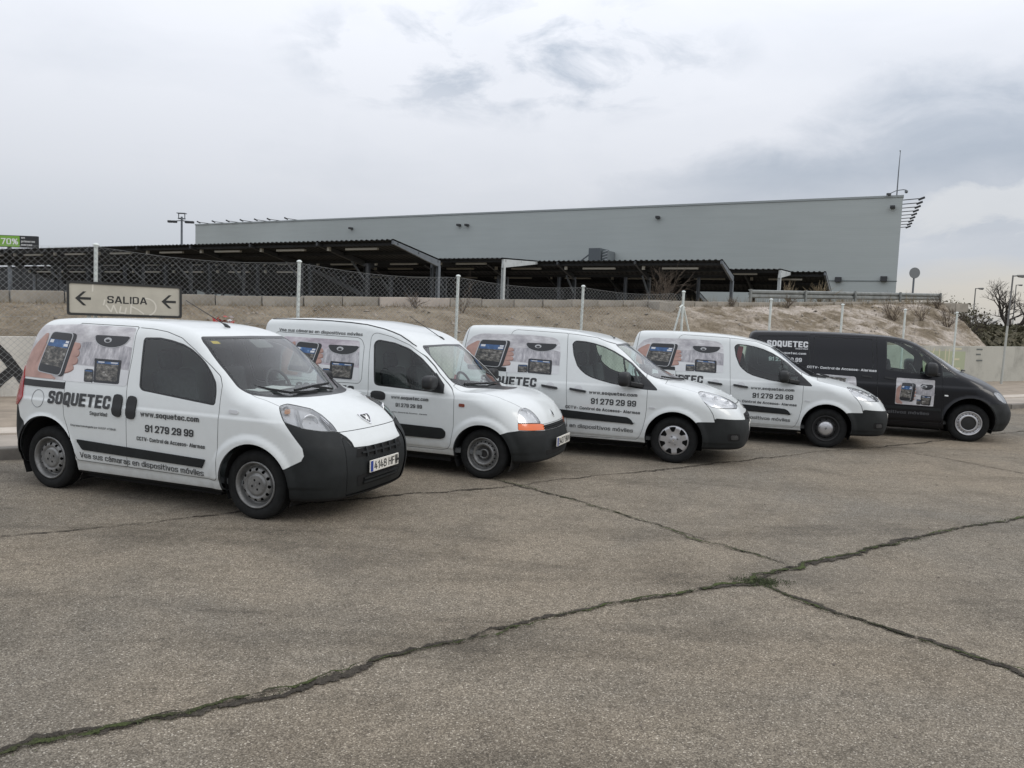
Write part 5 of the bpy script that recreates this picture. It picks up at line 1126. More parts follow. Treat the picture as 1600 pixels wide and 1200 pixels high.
def add_wheels(root,spec,kinds,R,w,track,rimR,steer=0.):
    key=(R,w,rimR)
    if key not in TYRES: me=tyre_mesh(R,w,rimR); me.materials.append(RUBBER); TYRES[key]=me
    for (X_,kind) in ((0,kinds[0]),(-spec['wb'],kinds[1])):
        for s_ in (-1,1):
            e=bpy.data.objects.new('wheel',None); COL.objects.link(e); e.parent=root; e.location=(X_,s_*(track-w/2),R-.006); e.rotation_euler=(0,random.uniform(0,.4) if s_<0 else 0,0 if s_<0 else math.pi)
            o=bpy.data.objects.new('tyre',TYRES[key]); COL.objects.link(o); o.parent=e
            for nm,me in rimset(kind):
                o=bpy.data.objects.new(nm,me); COL.objects.link(o); o.parent=e; o.location=(0,-w*.5+.048,0)
def mirror(v,c,size,name='door_mirror',arm=None):
    c=np.array(c); sx,sy,sz=size
    def f(P):
        q=(P-c)/np.array([sx,sy,sz])/.5; a=(np.abs(q)**3.2).sum(-1)**(1/3.2); return (a-1)*min(size)*.5
    P,N,T=surface_net(f,c-np.array(size)*.6,c+np.array(size)*.6,.022); me=npmesh(name,P,T,N); me.materials.append(PLASTM); v.items.append((name,me,None))
    if arm:
        g=MB(); g.bar(arm[0],arm[1],.09,.06); v.mb('mirror_arm',g,PLASTM,name,False,.012)
def lamp_bowl(v,c,d,r,par='headlight@0',ring=True):
    d=Vector(d).normalized(); x=d.orthogonal().normalized(); y=d.cross(x); c=Vector(c)
    for nm,prof,m in (('reflector_bowl',[(.001,-.055),(r*.45,-.050),(r*.8,-.028),(r,0.),(r*1.06,.004),(r*1.12,-.006)],REFL),('bulb',[(.001,.002),(.012,-.004),(.014,-.05)],HOUSE)):
        g=MB(); n=24
        for (rr_,h) in prof:
            for k in range(n):
                a=2*math.pi*k/n; g.v.append(tuple(c+d*h+(x*math.cos(a)+y*math.sin(a))*rr_))
        for i in range(len(prof)-1):
            for k in range(n): g.f.append((i*n+k,i*n+(k+1)%n,(i+1)*n+(k+1)%n,(i+1)*n+k))
        me=g.mesh(nm,True); me.materials.append(m); v.items.append((nm,me,par))
def plate_at(v,X_,z0,z1,txt,hw=.26,tilt=0.,bars=False):
    g=MB(); g.box((X_,0,(z0+z1)/2),(.012,hw*2,z1-z0)); v.mb('number_plate',g,PLATE,None,False,.004)
    g=MB(); xf_=X_+.0075; g.add([(xf_,-hw+.006,z0+.006),(xf_,-hw+.05,z0+.006),(xf_,-hw+.05,z1-.006),(xf_,-hw+.006,z1-.006)],[(0,1,2,3)]); me=g.mesh('plate_band',fix=False); me.materials.append(PBLUE); v.items.append(('plate_band',me,'number_plate'))
    vv,T=text_mesh(txt,.012); wd=(hw*2-.085); x1=-hw+.065+wd*(1. if not bars else .86); u=(vv[:,0]-vv[:,0].min())/(vv[:,0].max()-vv[:,0].min()); Yv=-hw+.065+u*(x1+hw-.065); cap=(z1-z0)*.70; Zv=(z0+z1)/2-cap/2+vv[:,1]*cap
    me=npmesh('plate_lettering',np.stack([xf_+.0006+.0003*vv[:,2],Yv,Zv],1),T,smooth=False); me.materials.append(SGB); v.items.append(('plate_lettering',me,'number_plate'))
    if bars:
        g=MB(); zc=(z0+z1)/2
        for k in range(4): y=x1+.012+k*.013; g.add([(xf_+.0008,y,zc-.045+.012*(k%2)),(xf_+.0008,y+.008,zc-.045),(xf_+.0008,y+.008,zc+.045),(xf_+.0008,y,zc+.045)],[(0,1,2,3)])
        g.add([(xf_+.001,x1+.012,zc-.014),(xf_+.001,x1+.075,zc-.014),(xf_+.001,x1+.075,zc+.008),(xf_+.001,x1+.012,zc+.008)],[(0,1,2,3)]); me=g.mesh('plate_lettering',fix=False); me.materials.append(SGB); v.items.append(('plate_lettering',me,'number_plate'))
rs_mask=lambda y=.45:(lambda P:P[:,1]+y)      # right hand side only
two_mask=lambda y=.45:(lambda P:y-np.abs(P[:,1]))
def graphic(v,panel,phone,hand,thumb,fingers,dome,tab,tab2,r=.04,pm=None,city=None,fade=None,par='graphic_panel'):
    k=rs_mask(); o=.0012
    v.add_patch(par,panel,XZ,o,pm or PANEL,r,mask=k)
    if city: v.add_patch('skyline_print',city,XZ,o+.0008,CITY,.0,mask=lambda P:np.maximum(k(P),fpoly(panel,XZ,r)(P)),parent=par)
    if fade: v.add_patch('fade_print',fade,XZ,o+.0014,PLAIN,.0,mask=lambda P:np.maximum(k(P),fpoly(panel,XZ,r)(P)),parent=par)
    inp=lambda P:np.maximum(k(P),fpoly(panel,XZ,r)(P))
    if hand: v.add_patch('hand_print',hand,XZ,o+.0020,SKIN,.05,mask=inp,parent=par)
    if thumb: v.add_patch('thumb_print',thumb,XZ,o+.0040,SKIN,.03,mask=inp,parent=par)
    for i,f in enumerate(fingers): v.add_patch('finger_shade_print',[(x+.006,z-.010) for x,z in f],XZ,o+.0022+.0002*i,SKIND,.03,mask=k,parent=par); v.add_patch('finger_print',f,XZ,o+.0030+.0002*i,SKIN,.028,mask=k,parent=par)
    def sub(q,u0,v0,u1,v1):
        a,b,c,d=[np.array(x) for x in q]; return [tuple((a*(1-u)+b*u)*(1-w)+(d*(1-u)+c*u)*w) for u,w in ((u0,v0),(u1,v0),(u1,v1),(u0,v1))]
    if phone:
        a,b,c,d=phone; sh=(.045,-.004)
        v.add_patch('phone_edge_print',[(x+sh[0],z+sh[1]) for x,z in phone],XZ,o+.0042,PDARK,.05,mask=k,parent=par)
        v.add_patch('phone_bezel_print',phone,XZ,o+.0050,PMETAL,.05,mask=k,parent=par)
        v.add_patch('phone_face_print',sub(phone,.035,.02,.965,.98),XZ,o+.0058,PDARK,.04,mask=k,parent=par)
        v.add_patch('screen_print',sub(phone,.06,.19,.94,.80),XZ,o+.0066,PHOTO,.0,mask=k,parent=par)
        v.add_patch('screen_sky_print',sub(phone,.06,.19,.94,.36),XZ,o+.0074,PBLUE2,.0,mask=k,parent=par)
        v.add_patch('icon_print',sub(phone,.10,.20,.26,.275),XZ,o+.0080,PLAIN,.0,mask=k,parent=par)
        v.add_patch('icon_print',sub(phone,.78,.20,.92,.25),XZ,o+.0080,PLAIN,.0,mask=k,parent=par); v.add_patch('icon_print',sub(phone,.74,.27,.92,.33),XZ,o+.0080,PLAIN,.0,mask=k,parent=par)
    if dome:
        x0,x1,zt_,zb_=dome; c=(x0+x1)/2; w=(x1-x0)/2; pl=[(x0,zt_-.012),(x0+.02,zt_),(x1-.02,zt_),(x1,zt_-.012)]+[(c+w*math.cos(a)*.93,zt_-.03-(zt_-.03-zb_)*math.sin(a)) for a in np.linspace(.25,math.pi-.25,9)]
        v.add_patch('dome_rim_print',[(c+(x-c)*1.03,z-.006) for x,z in pl],XZ,o+.0030,PMETAL,.0,mask=k,parent=par); v.add_patch('dome_camera_print',pl,XZ,o+.0040,PDARK,.0,mask=k,parent=par)
        v.add_patch('dome_lens_print',[(c-.045+.05*math.cos(a),(zt_*.6+zb_*.4)+.026*math.sin(a)) for a in np.linspace(0,2*math.pi,13)[:-1]],XZ,o+.0048,PMETAL,.0,mask=k,parent=par); v.add_patch('dome_lens_print',[(c-.045+.03*math.cos(a),(zt_*.6+zb_*.4)-.006+.014*math.sin(a)) for a in np.linspace(0,2*math.pi,13)[:-1]],XZ,o+.0056,PDARK,.0,mask=k,parent=par)
    for nm,q in (('tablet',tab2),('tablet',tab)):
        if not q: continue
        v.add_patch('tablet_print',q,XZ,o+.0036,PDARK,.012,mask=k,parent=par); v.add_patch('screen_print',sub(q,.09,.10,.91,.90),XZ,o+.0044,PHOTO,.0,mask=k,parent=par)
        v.add_patch('screen_sky_print',sub(q,.09,.10,.91,.20),XZ,o+.0050,PBLUE2,.0,mask=k,parent=par); 
        if q is tab: v.add_patch('icon_print',sub(q,.14,.115,.38,.16),XZ,o+.0055,PLAIN,.0,mask=k,parent=par); v.add_patch('icon_print',sub(q,.62,.115,.88,.16),XZ,o+.0055,PLAIN,.0,mask=k,parent=par)
def line_on(v,name,pts,r,m,parent=None,closed=False,lift=.3):
    p=np.array(pts,float); Q=[]
    for i in range(len(p)-(0 if closed else 1)):
        a,b_=p[i],p[(i+1)%len(p)]; n=max(1,int(np.linalg.norm(b_-a)/.06))
        for k in range(n): Q.append(a+(b_-a)*k/n)
    Q.append(p[0] if closed else p[-1]); Q=np.array(Q); y=v.ysurf(Q[:,0],Q[:,1]); g=MB(); g.tube([(q[0],-(yy+r*lift),q[1]) for q,yy in zip(Q,y)],r,6); v.mb(name,g,m,parent,True)
def wiper(v,pts,name='wiper'):
    pts=[Vector(p)+Vector((.018,0,.024)) for p in pts]; g=MB()
    for a,b_ in zip(pts[:-1],pts[1:]): g.bar(a,b_,.018,.022)
    v.mb(name,g,PLASTM)
def aerial(v,b,tip):
    b=Vector(b); tip=Vector(tip); g=MB(); d=(tip-b); g.tube([b-Vector((0,0,.01)),b+d*.06,b+d*.12],[.022,.018,.009],8); g.tube([b+d*.1,b+d*.55,tip],[.0055,.0045,.0035],6); v.mb('aerial',g,PLASTM,None,True)
def housing(v,fh,off,m):
    for i,sg_ in ((0,1),(1,-1)):
        q=v.patch(lambda P:np.maximum(fh(P),sg_*P[:,1]),off,1.); me=npmesh('lamp_housing',q[0],q[2],q[1]); me.materials.append(m); v.items.append(('lamp_housing',me,'headlight@%d'%i))
def common_regions(v,win,ws,wsmask,doors,wingap=.018,wsgap=.022,win_extra=None,winr=.05):
    M=v.M
    fb=lambda P:P[:,2]-(v.sp['zb']+.035); M.mark(fb,'under')
    for i,(nm,poly,r) in enumerate(win):
        f=fpoly(poly,XZ,r,two_mask()); M.region(f,'seal%d'%i,0.,('body',)); 
        g=lambda P,f=f:f(P)+wingap
        if win_extra: g0=g; g=lambda P:np.maximum(g0(P),win_extra(P))
        M.region(g,'win%d'%i,0.,('seal%d'%i,)); v.glassf.append(lambda P,f=f:f(P)+.004)
    f=fpoly(ws,YZ,.03,wsmask); M.region(f,'wseal',0.,('body',)); g=lambda P:f(P)+wsgap; M.region(g,'wglass',0.,('wseal',)); v.glassf.append(lambda P:f(P)+.010)
    return f
def finish(v,parts,win):
    """parts: (tag,name,mat,split) in order"""
    v.emit('body','body',v.sp['paint']); v.emit('under','underside',WELL)
    for tag,nm,m,sp in parts: v.emit(tag,nm,m,None,0.,sp)
    for i,(nm,_,_) in enumerate(win):
        v.emit('seal%d'%i,'window_seal',SEAL,nm,-.001,True); v.emit('win%d'%i,'window',GLASS,nm,-.003,True)
    v.emit('wseal','windscreen_surround',SEAL,None,0.); v.emit('wglass','windscreen',WGLASS,None,-.002)
    v.lining(); wells(v)
PG='delivery vans parked at an angle in a row'
TEL='91 279 29 99'; WEB='www.soquetec.com'; CCTV='CCTV- Control de Accesos- Alarmas'; VEA='Vea sus cámaras en dispositivos móviles'
ymax=lambda a:(lambda P:np.abs(P[:,1])-a)
def build_small_van():
    sp=BIPPER; sp['arch']=[(.025,.325,.365),(-2.49,.325,.415)]; sp['paint']=WHITE; sp['dash']=[(-.52,1.085),(-.06,1.10),(.06,.72),(-.40,.62)]; sp['feat']=lambda X,Y,Z: .008*(1-sstep(.885,.915,Z))-.010*(1-sstep(.315,.345,Z))
    v=Van(sp,.024); M=v.M
    win=[('front_door',[(-1.375,1.559),(-1.20,1.566),(-1.051,1.548),(-.90,1.518),(-.786,1.476),(-.68,1.418),(-.592,1.357),(-.50,1.27),(-.435,1.19),(-.412,1.10),(-.408,1.005),(-.43,.992),(-1.277,1.067),(-1.318,1.10),(-1.392,1.54)],.03)]
    wsf=common_regions(v,win,[(-.3,1.603),(.60,1.592),(.64,1.55),(.679,1.429),(.718,1.259),(.742,1.15),(.713,1.098),(.60,1.075),(.30,1.068),(-.3,1.068)],lambda P:np.maximum(-1.0-P[:,0],P[:,0]-.3),None)
    hl=[(.96,1.021),(.90,1.032),(.792,1.016),(.647,.99),(.566,.943),(.50,.869),(.472,.806),(.611,.82),(.733,.845),(.891,.898)]
    fh=fpoly(hl,WRAP,.015,lambda P:.05-P[:,0]); M.region(fh,'headlight',.003); v.glassf.append(lambda P:fh(P)+.004)
    bump=[(1.02,.44),(.866,.504),(.765,.572),(.743,.62),(.755,.687),(.819,.787),(.891,.898),(.733,.845),(.611,.82),(.472,.806),(.40,.755),(.368,.71),(.358,.665),(.2,.655),(-.3,.652),(-.3,.05),(1.02,.05)]
    M.region(fpoly(bump,WRAP,0,lambda P:.05-P[:,0]),'bumper',.002)
    M.region(fpoly([(-.5,.652),(.30,.652),(.375,.69),(.41,.735),(.452,.77),(.445,.6),(.435,.36),(.41,.05),(-.5,.05)],WRAP,0,lambda P:.2-P[:,0]),'bumper_centre',.006,('bumper',))
    M.region(fpoly([(-3.4,.81),(-2.915,.813),(-2.88,.70),(-2.752,.604),(-2.68,.54),(-2.5,.3),(-2.5,.05),(-3.4,.05)],XZ),'rear_bumper',.002)
    M.region(lambda P:np.maximum.reduce([.80-P[:,2],np.abs(P[:,1])-.705,-.14-P[:,0]]),'hood',.0027)
    fd_=[(-1.515,1.648),(-1.48,1.386),(-1.471,1.139),(-1.428,.82),(-1.421,.533),(-1.425,.335),(-.38,.322),(-.356,.345),(-.351,.905),(-.366,1.171),(-.412,1.249),(-.546,1.341),(-.764,1.477),(-.945,1.572),(-1.146,1.620),(-1.32,1.64)]
    M.region(fpoly(fd_,XZ,.02,two_mask()),'front_door',.0027)
    sd_=[(-2.288,1.662),(-2.272,1.188),(-2.229,.758),(-2.15,.58),(-2.06,.34),(-1.425,.335),(-1.421,.533),(-1.428,.82),(-1.471,1.139),(-1.48,1.386),(-1.515,1.655)]
    M.region(fpoly(sd_,XZ,.02,two_mask()),'sliding_door',.0027)
    finish(v,[('hood','hood',WHITE,False),('headlight','headlight',CLEAR,True),('bumper','front_bumper',PLAST,True),('rear_bumper','rear_bumper',PLAST,False),('front_door','front_door',WHITE,True),('sliding_door','sliding_door',WHITE,True)],win)
    v.emit('bumper_centre','bumper_centre',PLAST,None,-.010)
    housing(v,fh,-.040,HOUSE)
    for s_ in (-1,1):
        k='headlight@%d'%(0 if s_<0 else 1)
        lamp_bowl(v,(.458,s_*.634,.880),(.84,s_*.50,.12),.070,k); lamp_bowl(v,(.22,s_*.66,.985),(.75,s_*.6,.1),.030,k)
    for i,s_ in ((0,1),(1,-1)):
        mk=lambda P,s_=s_:np.maximum(s_*P[:,1],.05-P[:,0]); k='headlight@%d'%i
        v.add_patch('lamp_trim',[(.575,.945),(.545,.925),(.515,.87),(.500,.825),(.525,.822),(.545,.87),(.58,.925)],WRAP,-.008,CHROME,.0,mask=mk,parent=k)
        v.add_patch('indicator_bulb',[(.905,1.005),(.855,1.008),(.850,.975),(.90,.970)],WRAP,-.014,mat('amber_bulb',(.45,.22,.10),.3),.012,mask=mk,parent=k)
        v.add_patch('lamp_divider',[(.80,1.012),(.785,1.012),(.745,.85),(.765,.855)],WRAP,-.010,mat('lamp_grey',(.30,.31,.32),.4),.0,mask=mk,parent=k)
    # mouldings, rails, handles, cap, lamps
    R_=rs_mask(); 
    for side_,mk in ((0,rs_mask()),(1,lambda P:-P[:,1]+.45)):
        v.add_patch('side_moulding',[(-2.055,.547),(-.486,.501),(-.525,.424),(-1.975,.452)],XZ,.016,PLAST,.015,.02,mk)
        v.add_patch('door_rail',[(-2.88,1.084),(-2.262,1.082),(-2.258,1.019),(-2.85,1.020)],XZ,.006,PLASTM,.004,.01,mk)
        v.add_patch('door_handle',[(-1.598,.815),(-1.485,.80),(-1.487,1.012),(-1.598,1.02)],XZ,.016,PLASTM,.055,.02,mk,'sliding_door@%d'%side_)
        v.add_patch('door_handle',[(-1.424,.80),(-1.312,.795),(-1.312,1.008),(-1.424,1.016)],XZ,.016,PLASTM,.055,.02,mk,'front_door@%d'%side_)
        v.add_patch('tail_lamp',[(-3.3,1.21),(-2.945,1.205),(-2.905,1.17),(-2.862,1.072),(-2.845,.891),(-2.915,.817),(-3.3,.81)],XZ,.012,RED,.0,.02,lambda P,mk=mk:np.maximum(mk(P),.60-np.abs(P[:,1])))
        v.add_patch('side_indicator',[(-.245,.938),(-.145,.935),(-.145,.966),(-.245,.970)],XZ,.008,HOUSE,.012,.01,mk)
    line_on(v,'fuel_cap',[(-2.6+.086*math.cos(a),.905+.086*math.sin(a)) for a in np.linspace(0,2*math.pi,25)[:-1]],.0032,mat('seam_grey',(.20,.21,.22),.6),None,True)
    # front panel details
    fm_=lambda P:.3-P[:,0]
    v.add_patch('grille',[(-.5,.648),(.325,.648),(.345,.575),(-.5,.575)],WRAP,-.007,WELL,.01,mask=fm_,parent='bumper_centre')
    v.add_patch('grille',[(-.5,.40),(.335,.41),(.318,.305),(-.5,.29)],WRAP,-.007,WELL,.01,mask=fm_,parent='bumper_centre')
    for y in np.linspace(-.26,.26,5): v.add_patch('grille_bar',[(y-.012,.655),(y+.012,.655),(y+.012,.57),(y-.012,.57)],lambda P:P[:,1:],.012,PLAST,.0,.012,fm_,'bumper_centre')
    v.add_patch('grille_bar',[(-.33,.617),(.33,.617),(.33,.600),(-.33,.600)],lambda P:P[:,1:],.010,PLAST,.0,.012,fm_,'bumper_centre')
    for z in (.335,.37): v.add_patch('grille_bar',[(-.30,z+.008),(.30,z+.008),(.30,z-.008),(-.30,z-.008)],lambda P:P[:,1:],.012,PLAST,.0,.012,fm_,'bumper_centre')
    v.add_patch('bonnet_badge',[(-.085,.912),(.085,.912),(.075,.875),(.0,.818),(-.075,.875)],lambda P:P[:,1:],.010,CHROME,.015,.012,fm_)
    v.add_patch('badge_field',[(-.068,.904),(.068,.904),(.060,.877),(.0,.832),(-.060,.877)],lambda P:P[:,1:],.0118,SGB,.01,mask=fm_,parent='bonnet_badge')
    lion=[(-.034,.893),(-.020,.900),(-.008,.890),(.004,.884),(.020,.892),(.034,.900),(.030,.886),(.018,.876),(.030,.868),(.040,.856),(.026,.858),(.012,.864),(.010,.852),(.018,.842),(.004,.846),(-.002,.858),(-.012,.850),(-.022,.852),(-.014,.862),(-.020,.872),(-.034,.870),(-.024,.880)]
    v.add_patch('badge_lion',[(-y,z) for y,z in lion],lambda P:P[:,1:],.0130,BWH,.0,mask=fm_,parent='bonnet_badge')
    plate_at(v,.845,.418,.528,'4148 HF',bars=True)
    # graphics and lettering
    ph=[(-2.600,1.572),(-2.290,1.562),(-2.345,1.134),(-2.688,1.168)]
    graphic(v,[(-2.96,1.13),(-2.865,1.103),(-2.261,1.098),(-1.466,1.093),(-1.53,1.643),(-2.25,1.652),(-2.80,1.625),(-2.92,1.50)],ph,
        [(-2.95,1.105),(-2.93,1.22),(-2.87,1.36),(-2.79,1.45),(-2.70,1.47),(-2.55,1.40),(-2.50,1.16),(-2.38,1.105)],[(-2.84,1.38),(-2.79,1.45),(-2.685,1.548),(-2.645,1.552),(-2.635,1.50),(-2.67,1.38),(-2.72,1.25)],
        [[(-2.27,1.475),(-2.175,1.468),(-2.165,1.43),(-2.19,1.405),(-2.285,1.405)],[(-2.29,1.412),(-2.165,1.402),(-2.155,1.36),(-2.19,1.335),(-2.30,1.33)],[(-2.31,1.340),(-2.165,1.330),(-2.155,1.285),(-2.19,1.262),(-2.32,1.255)],[(-2.33,1.268),(-2.20,1.258),(-2.185,1.215),(-2.25,1.185),(-2.35,1.165)]],
        (-2.008,-1.563,1.556,1.446),[(-1.937,1.332),(-1.597,1.330),(-1.570,1.106),(-1.895,1.106)],[(-2.042,1.228),(-1.925,1.227),(-1.898,1.106),(-2.017,1.103)],
        city=[(-2.28,1.27),(-1.4,1.25),(-1.4,1.44),(-1.62,1.47),(-1.95,1.50),(-2.28,1.46)],fade=[(-2.3,1.09),(-1.4,1.09),(-1.4,1.24),(-2.3,1.26)])
    v.text('SOQUETEC',-2.452,-1.634,.864,.134,INK,.055,letters=True); v.text('Seguridad',-1.882,-1.662,.797,.038,INK,.02); v.text('Empresa homologada por D.G.S.P. nº2848',-2.13,-1.552,.672,.020,INK,.015)
    v.text(WEB,-1.25,-.562,.832,.052,INK,.03); v.text(TEL,-1.19,-.622,.692,.070,INK,.035,letters=True); v.text(CCTV,-1.29,-.49,.606,.038,INK,.03,slope=-.012); v.text(VEA,-2.02,-.512,.372,.055,INK,.004,slope=-.018)
    wiper(v,[(-.243,-.60,1.150),(-.127,-.50,1.115),(.052,-.40,1.085)]); wiper(v,[(.038,-.32,1.10),(.034,-.05,1.12),(.0,.28,1.125)])
    wiper(v,[(.052,-.40,1.085),(.10,-.05,1.075)],'wiper_arm'); wiper(v,[(.034,-.05,1.12),(.09,.22,1.08)],'wiper_arm')
    zt_=1.681; aerial(v,(-.97,-.02,1.676),(-1.52,-.02,1.93))
    mirror(v,(-.50,.98,1.12),(.12,.22,.20),arm=((-.45,.80,1.03),(-.48,.95,1.06)))
    cabin(v,.36,zf=.64)
    g=MB(); g.box((-.36,-.06,1.104),(.24,.36,.004),.2); g.box((-.33,-.30,1.100),(.20,.22,.004),-.3); v.mb('papers',g,PAPER)
    g=MB(); g.add([(-.80,-.595,1.575),(-.77,-.47,1.568),(-.72,-.47,1.540),(-.755,-.60,1.545)],[(0,1,2,3)])
    v.add_patch('sun_strip',[(-.1,1.575),(.16,1.575),(.16,1.50),(-.1,1.50)],lambda P:P[:,1:],-.014,LINING,.02,mask=lambda P:np.maximum(-1.-P[:,0],P[:,0]-.2))
    v.add_patch('inspection_sticker',[(-.565,1.556),(-.49,1.556),(-.49,1.532),(-.565,1.532)],lambda P:P[:,1:],-.005,mat('sticker_yellow',(.55,.42,.05),.5),.004,mask=lambda P:np.maximum(-1.-P[:,0],P[:,0]-.2),parent='windscreen')
    r=v.place('delivery_van','small white van nearest the camera with a deep black front bumper and no door mirror',(*V_POS[0][:2],0),V_POS[0][2],PG)
    add_wheels(r,sp,('bipper','bipper'),.315,.175,.80,.212); return r
def build_round_van():
    sp=KANGOO; sp['arch']=[(.0,.285,.355),(-2.60,.285,.355)]; sp['paint']=WHITE; sp['dash']=[(-.64,.985),(-.30,1.0),(-.16,.65),(-.52,.60)]; sp['feat']=lambda X,Y,Z: .007*(1-sstep(.915,.945,Z))-.008*(1-sstep(.31,.335,Z))
    v=Van(sp,.024); M=v.M
    win=[('front_door',[(-1.525,1.50),(-1.50,1.545),(-1.45,1.557),(-1.232,1.530),(-1.025,1.470),(-.841,1.362),(-.627,1.182),(-.52,1.06),(-.515,.985),(-.535,.968),(-.656,.972),(-1.395,1.003),(-1.44,1.02),(-1.455,1.06)],.04)]
    common_regions(v,win,[(-.3,1.522),(.53,1.507),(.57,1.48),(.615,1.325),(.665,1.153),(.65,1.075),(.53,1.024),(.2,1.006),(-.3,1.004)],lambda P:np.maximum(-1.15-P[:,0],P[:,0]-.1),None)
    fh=fpoly([(.785,.682),(.768,.80),(.735,.835),(.638,.838),(.558,.808),(.511,.768),(.468,.715),(.45,.662),(.6,.674)],WRAP,.02,lambda P:.1-P[:,0]); M.region(fh,'headlight',.003); v.glassf.append(lambda P:fh(P)+.004)
    M.region(fpoly([(.785,.678),(.6,.670),(.45,.658),(.385,.641),(.40,.582),(.6,.592),(.785,.605)],WRAP,.008,lambda P:.1-P[:,0]),'indicator',.002)
    M.region(fpoly([(-.3,.568),(.42,.575),(.60,.588),(.775,.597),(.90,.575),(.985,.54),(1.05,.5),(1.05,.05),(-.3,.05)],WRAP,0,lambda P:.05-P[:,0]),'bumper',.002)
    M.region(fpoly([(-.3,.638),(.385,.634),(.385,.579),(-.3,.572)],WRAP,0,lambda P:.2-P[:,0]),'grille',.001)
    M.region(fpoly([(-3.6,.62),(-3.02,.62),(-2.94,.5),(-2.9,.3),(-2.9,.05),(-3.6,.05)],XZ),'rear_bumper',.002)
    M.region(lambda P:np.maximum.reduce([.646-P[:,2],np.abs(P[:,1])-np.interp(P[:,0],[-.45,.2,.36,.5],[.69,.665,.60,.52]),-.44-P[:,0]]),'hood',.0027)
    fd_=[(-1.52,.937),(-1.568,1.4),(-1.576,1.576),(-1.55,1.625),(-1.497,1.638),(-1.289,1.598),(-1.035,1.512),(-.828,1.387),(-.689,1.27),(-.411,1.007),(-.363,.939),(-.355,.603),(-.386,.374),(-.43,.32),(-.515,.30),(-1.45,.30),(-1.48,.5)]
    M.region(fpoly(fd_,XZ,.025,two_mask()),'front_door',.0027)
    gw=[(-3.0,1.594),(-1.757,1.569),(-1.70,1.545),(-1.655,1.475),(-1.628,1.06),(-1.66,1.012),(-2.9,1.0),(-3.0,1.1)]
    M.region(lambda P,f=fpoly(gw,XZ,.04,two_mask()):f(P),'quarter_panel',.003)
    finish(v,[('hood','hood',WHITE,False),('headlight','headlight',CLEAR,True),('indicator','indicator',ORANGE,True),('bumper','front_bumper',PLAST,False),('grille','grille',WELL,False),('rear_bumper','rear_bumper',PLAST,False),('front_door','front_door',WHITE,True),('quarter_panel','quarter_panel',WHITE,True)],win)
    housing(v,fh,-.036,REFL)
    for s_ in (-1,1): lamp_bowl(v,(.405,s_*.578,.768),(.85,s_*.48,.1),.064,'headlight@%d'%(0 if s_<0 else 1))
    for side_,mk in ((0,rs_mask()),(1,lambda P:-P[:,1]+.45)):
        v.add_patch('side_moulding',[(-1.44,.578),(-.50,.562),(-.452,.52),(-.46,.452),(-.52,.432),(-1.43,.430)],XZ,.014,PLAST,.02,.02,mk)
        v.add_patch('door_handle',[(-1.47,.845),(-1.275,.835),(-1.27,.915),(-1.32,.938),(-1.42,.942),(-1.47,.925)],XZ,.014,PLASTM,.03,.02,mk,'front_door@%d'%side_)
        v.add_patch('side_indicator',[(-.295,.83),(-.222,.828),(-.222,.866),(-.295,.868)],XZ,.008,mat('indicator_brown',(.20,.05,.03),.2),.014,.01,mk)
        v.add_patch('mirror_base',[(-.66,.975),(-.50,.965),(-.51,1.06),(-.64,1.20)],XZ,.012,PLASTM,.01,.01,mk)
    line_on(v,'roof_gutter',[(-3.12,1.755),(-2.9,1.762),(-2.5,1.765),(-2.198,1.762),(-1.90,1.750),(-1.673,1.732),(-1.427,1.690),(-1.30,1.658),(-1.181,1.620),(-1.06,1.560),(-.957,1.496)],.0075,SEAL)
    v.add_patch('bonnet_badge',[(-.026,.735),(0,.782),(.026,.735),(0,.688)],lambda P:P[:,1:],.012,CHROME,.0,.012,lambda P:.3-P[:,0])
    v.add_patch('badge_centre',[(-.010,.735),(0,.754),(.010,.735),(0,.716)],lambda P:P[:,1:],.0128,SGB,.0,mask=lambda P:.3-P[:,0],parent='bonnet_badge')
    for z in (.592,.618): v.add_patch('grille_bar',[(-.38,z+.007),(.38,z+.007),(.38,z-.007),(-.38,z-.007)],lambda P:P[:,1:],.012,PLAST,.0,.012,lambda P:.2-P[:,0],'grille')
    v.add_patch('lower_grille',[(-.42,.345),(.42,.345),(.40,.285),(-.40,.285)],lambda P:P[:,1:],.002,WELL,.01,mask=lambda P:.2-P[:,0],parent='front_bumper')
    plate_at(v,.735,.375,.485,'3437 BKM')
    ph=[(-2.64,1.49),(-2.30,1.475),(-2.40,1.09),(-2.74,1.11)]
    graphic(v,[(-2.87,1.541),(-1.728,1.530),(-1.665,1.046),(-2.82,1.04)],ph,[(-2.87,1.06),(-2.86,1.30),(-2.78,1.42),(-2.70,1.44),(-2.56,1.34),(-2.55,1.06)],[(-2.80,1.36),(-2.72,1.47),(-2.67,1.49),(-2.66,1.40),(-2.72,1.22)],
        [[(-2.32,1.42),(-2.24,1.41),(-2.23,1.37),(-2.33,1.35)],[(-2.34,1.355),(-2.23,1.345),(-2.225,1.30),(-2.35,1.285)],[(-2.36,1.29),(-2.24,1.28),(-2.235,1.235),(-2.37,1.22)],[(-2.38,1.225),(-2.27,1.215),(-2.265,1.17),(-2.39,1.15)]],
        (-2.169,-1.725,1.464,1.353),[(-2.107,1.262),(-1.759,1.256),(-1.762,1.052),(-2.087,1.056)],[(-2.20,1.17),(-2.10,1.17),(-2.08,1.06),(-2.18,1.06)],pm=PANELP,r=.03,
        city=[(-2.35,1.24),(-1.6,1.22),(-1.6,1.38),(-2.0,1.41),(-2.35,1.40)],fade=[(-2.5,1.04),(-1.6,1.04),(-1.6,1.20),(-2.5,1.22)])
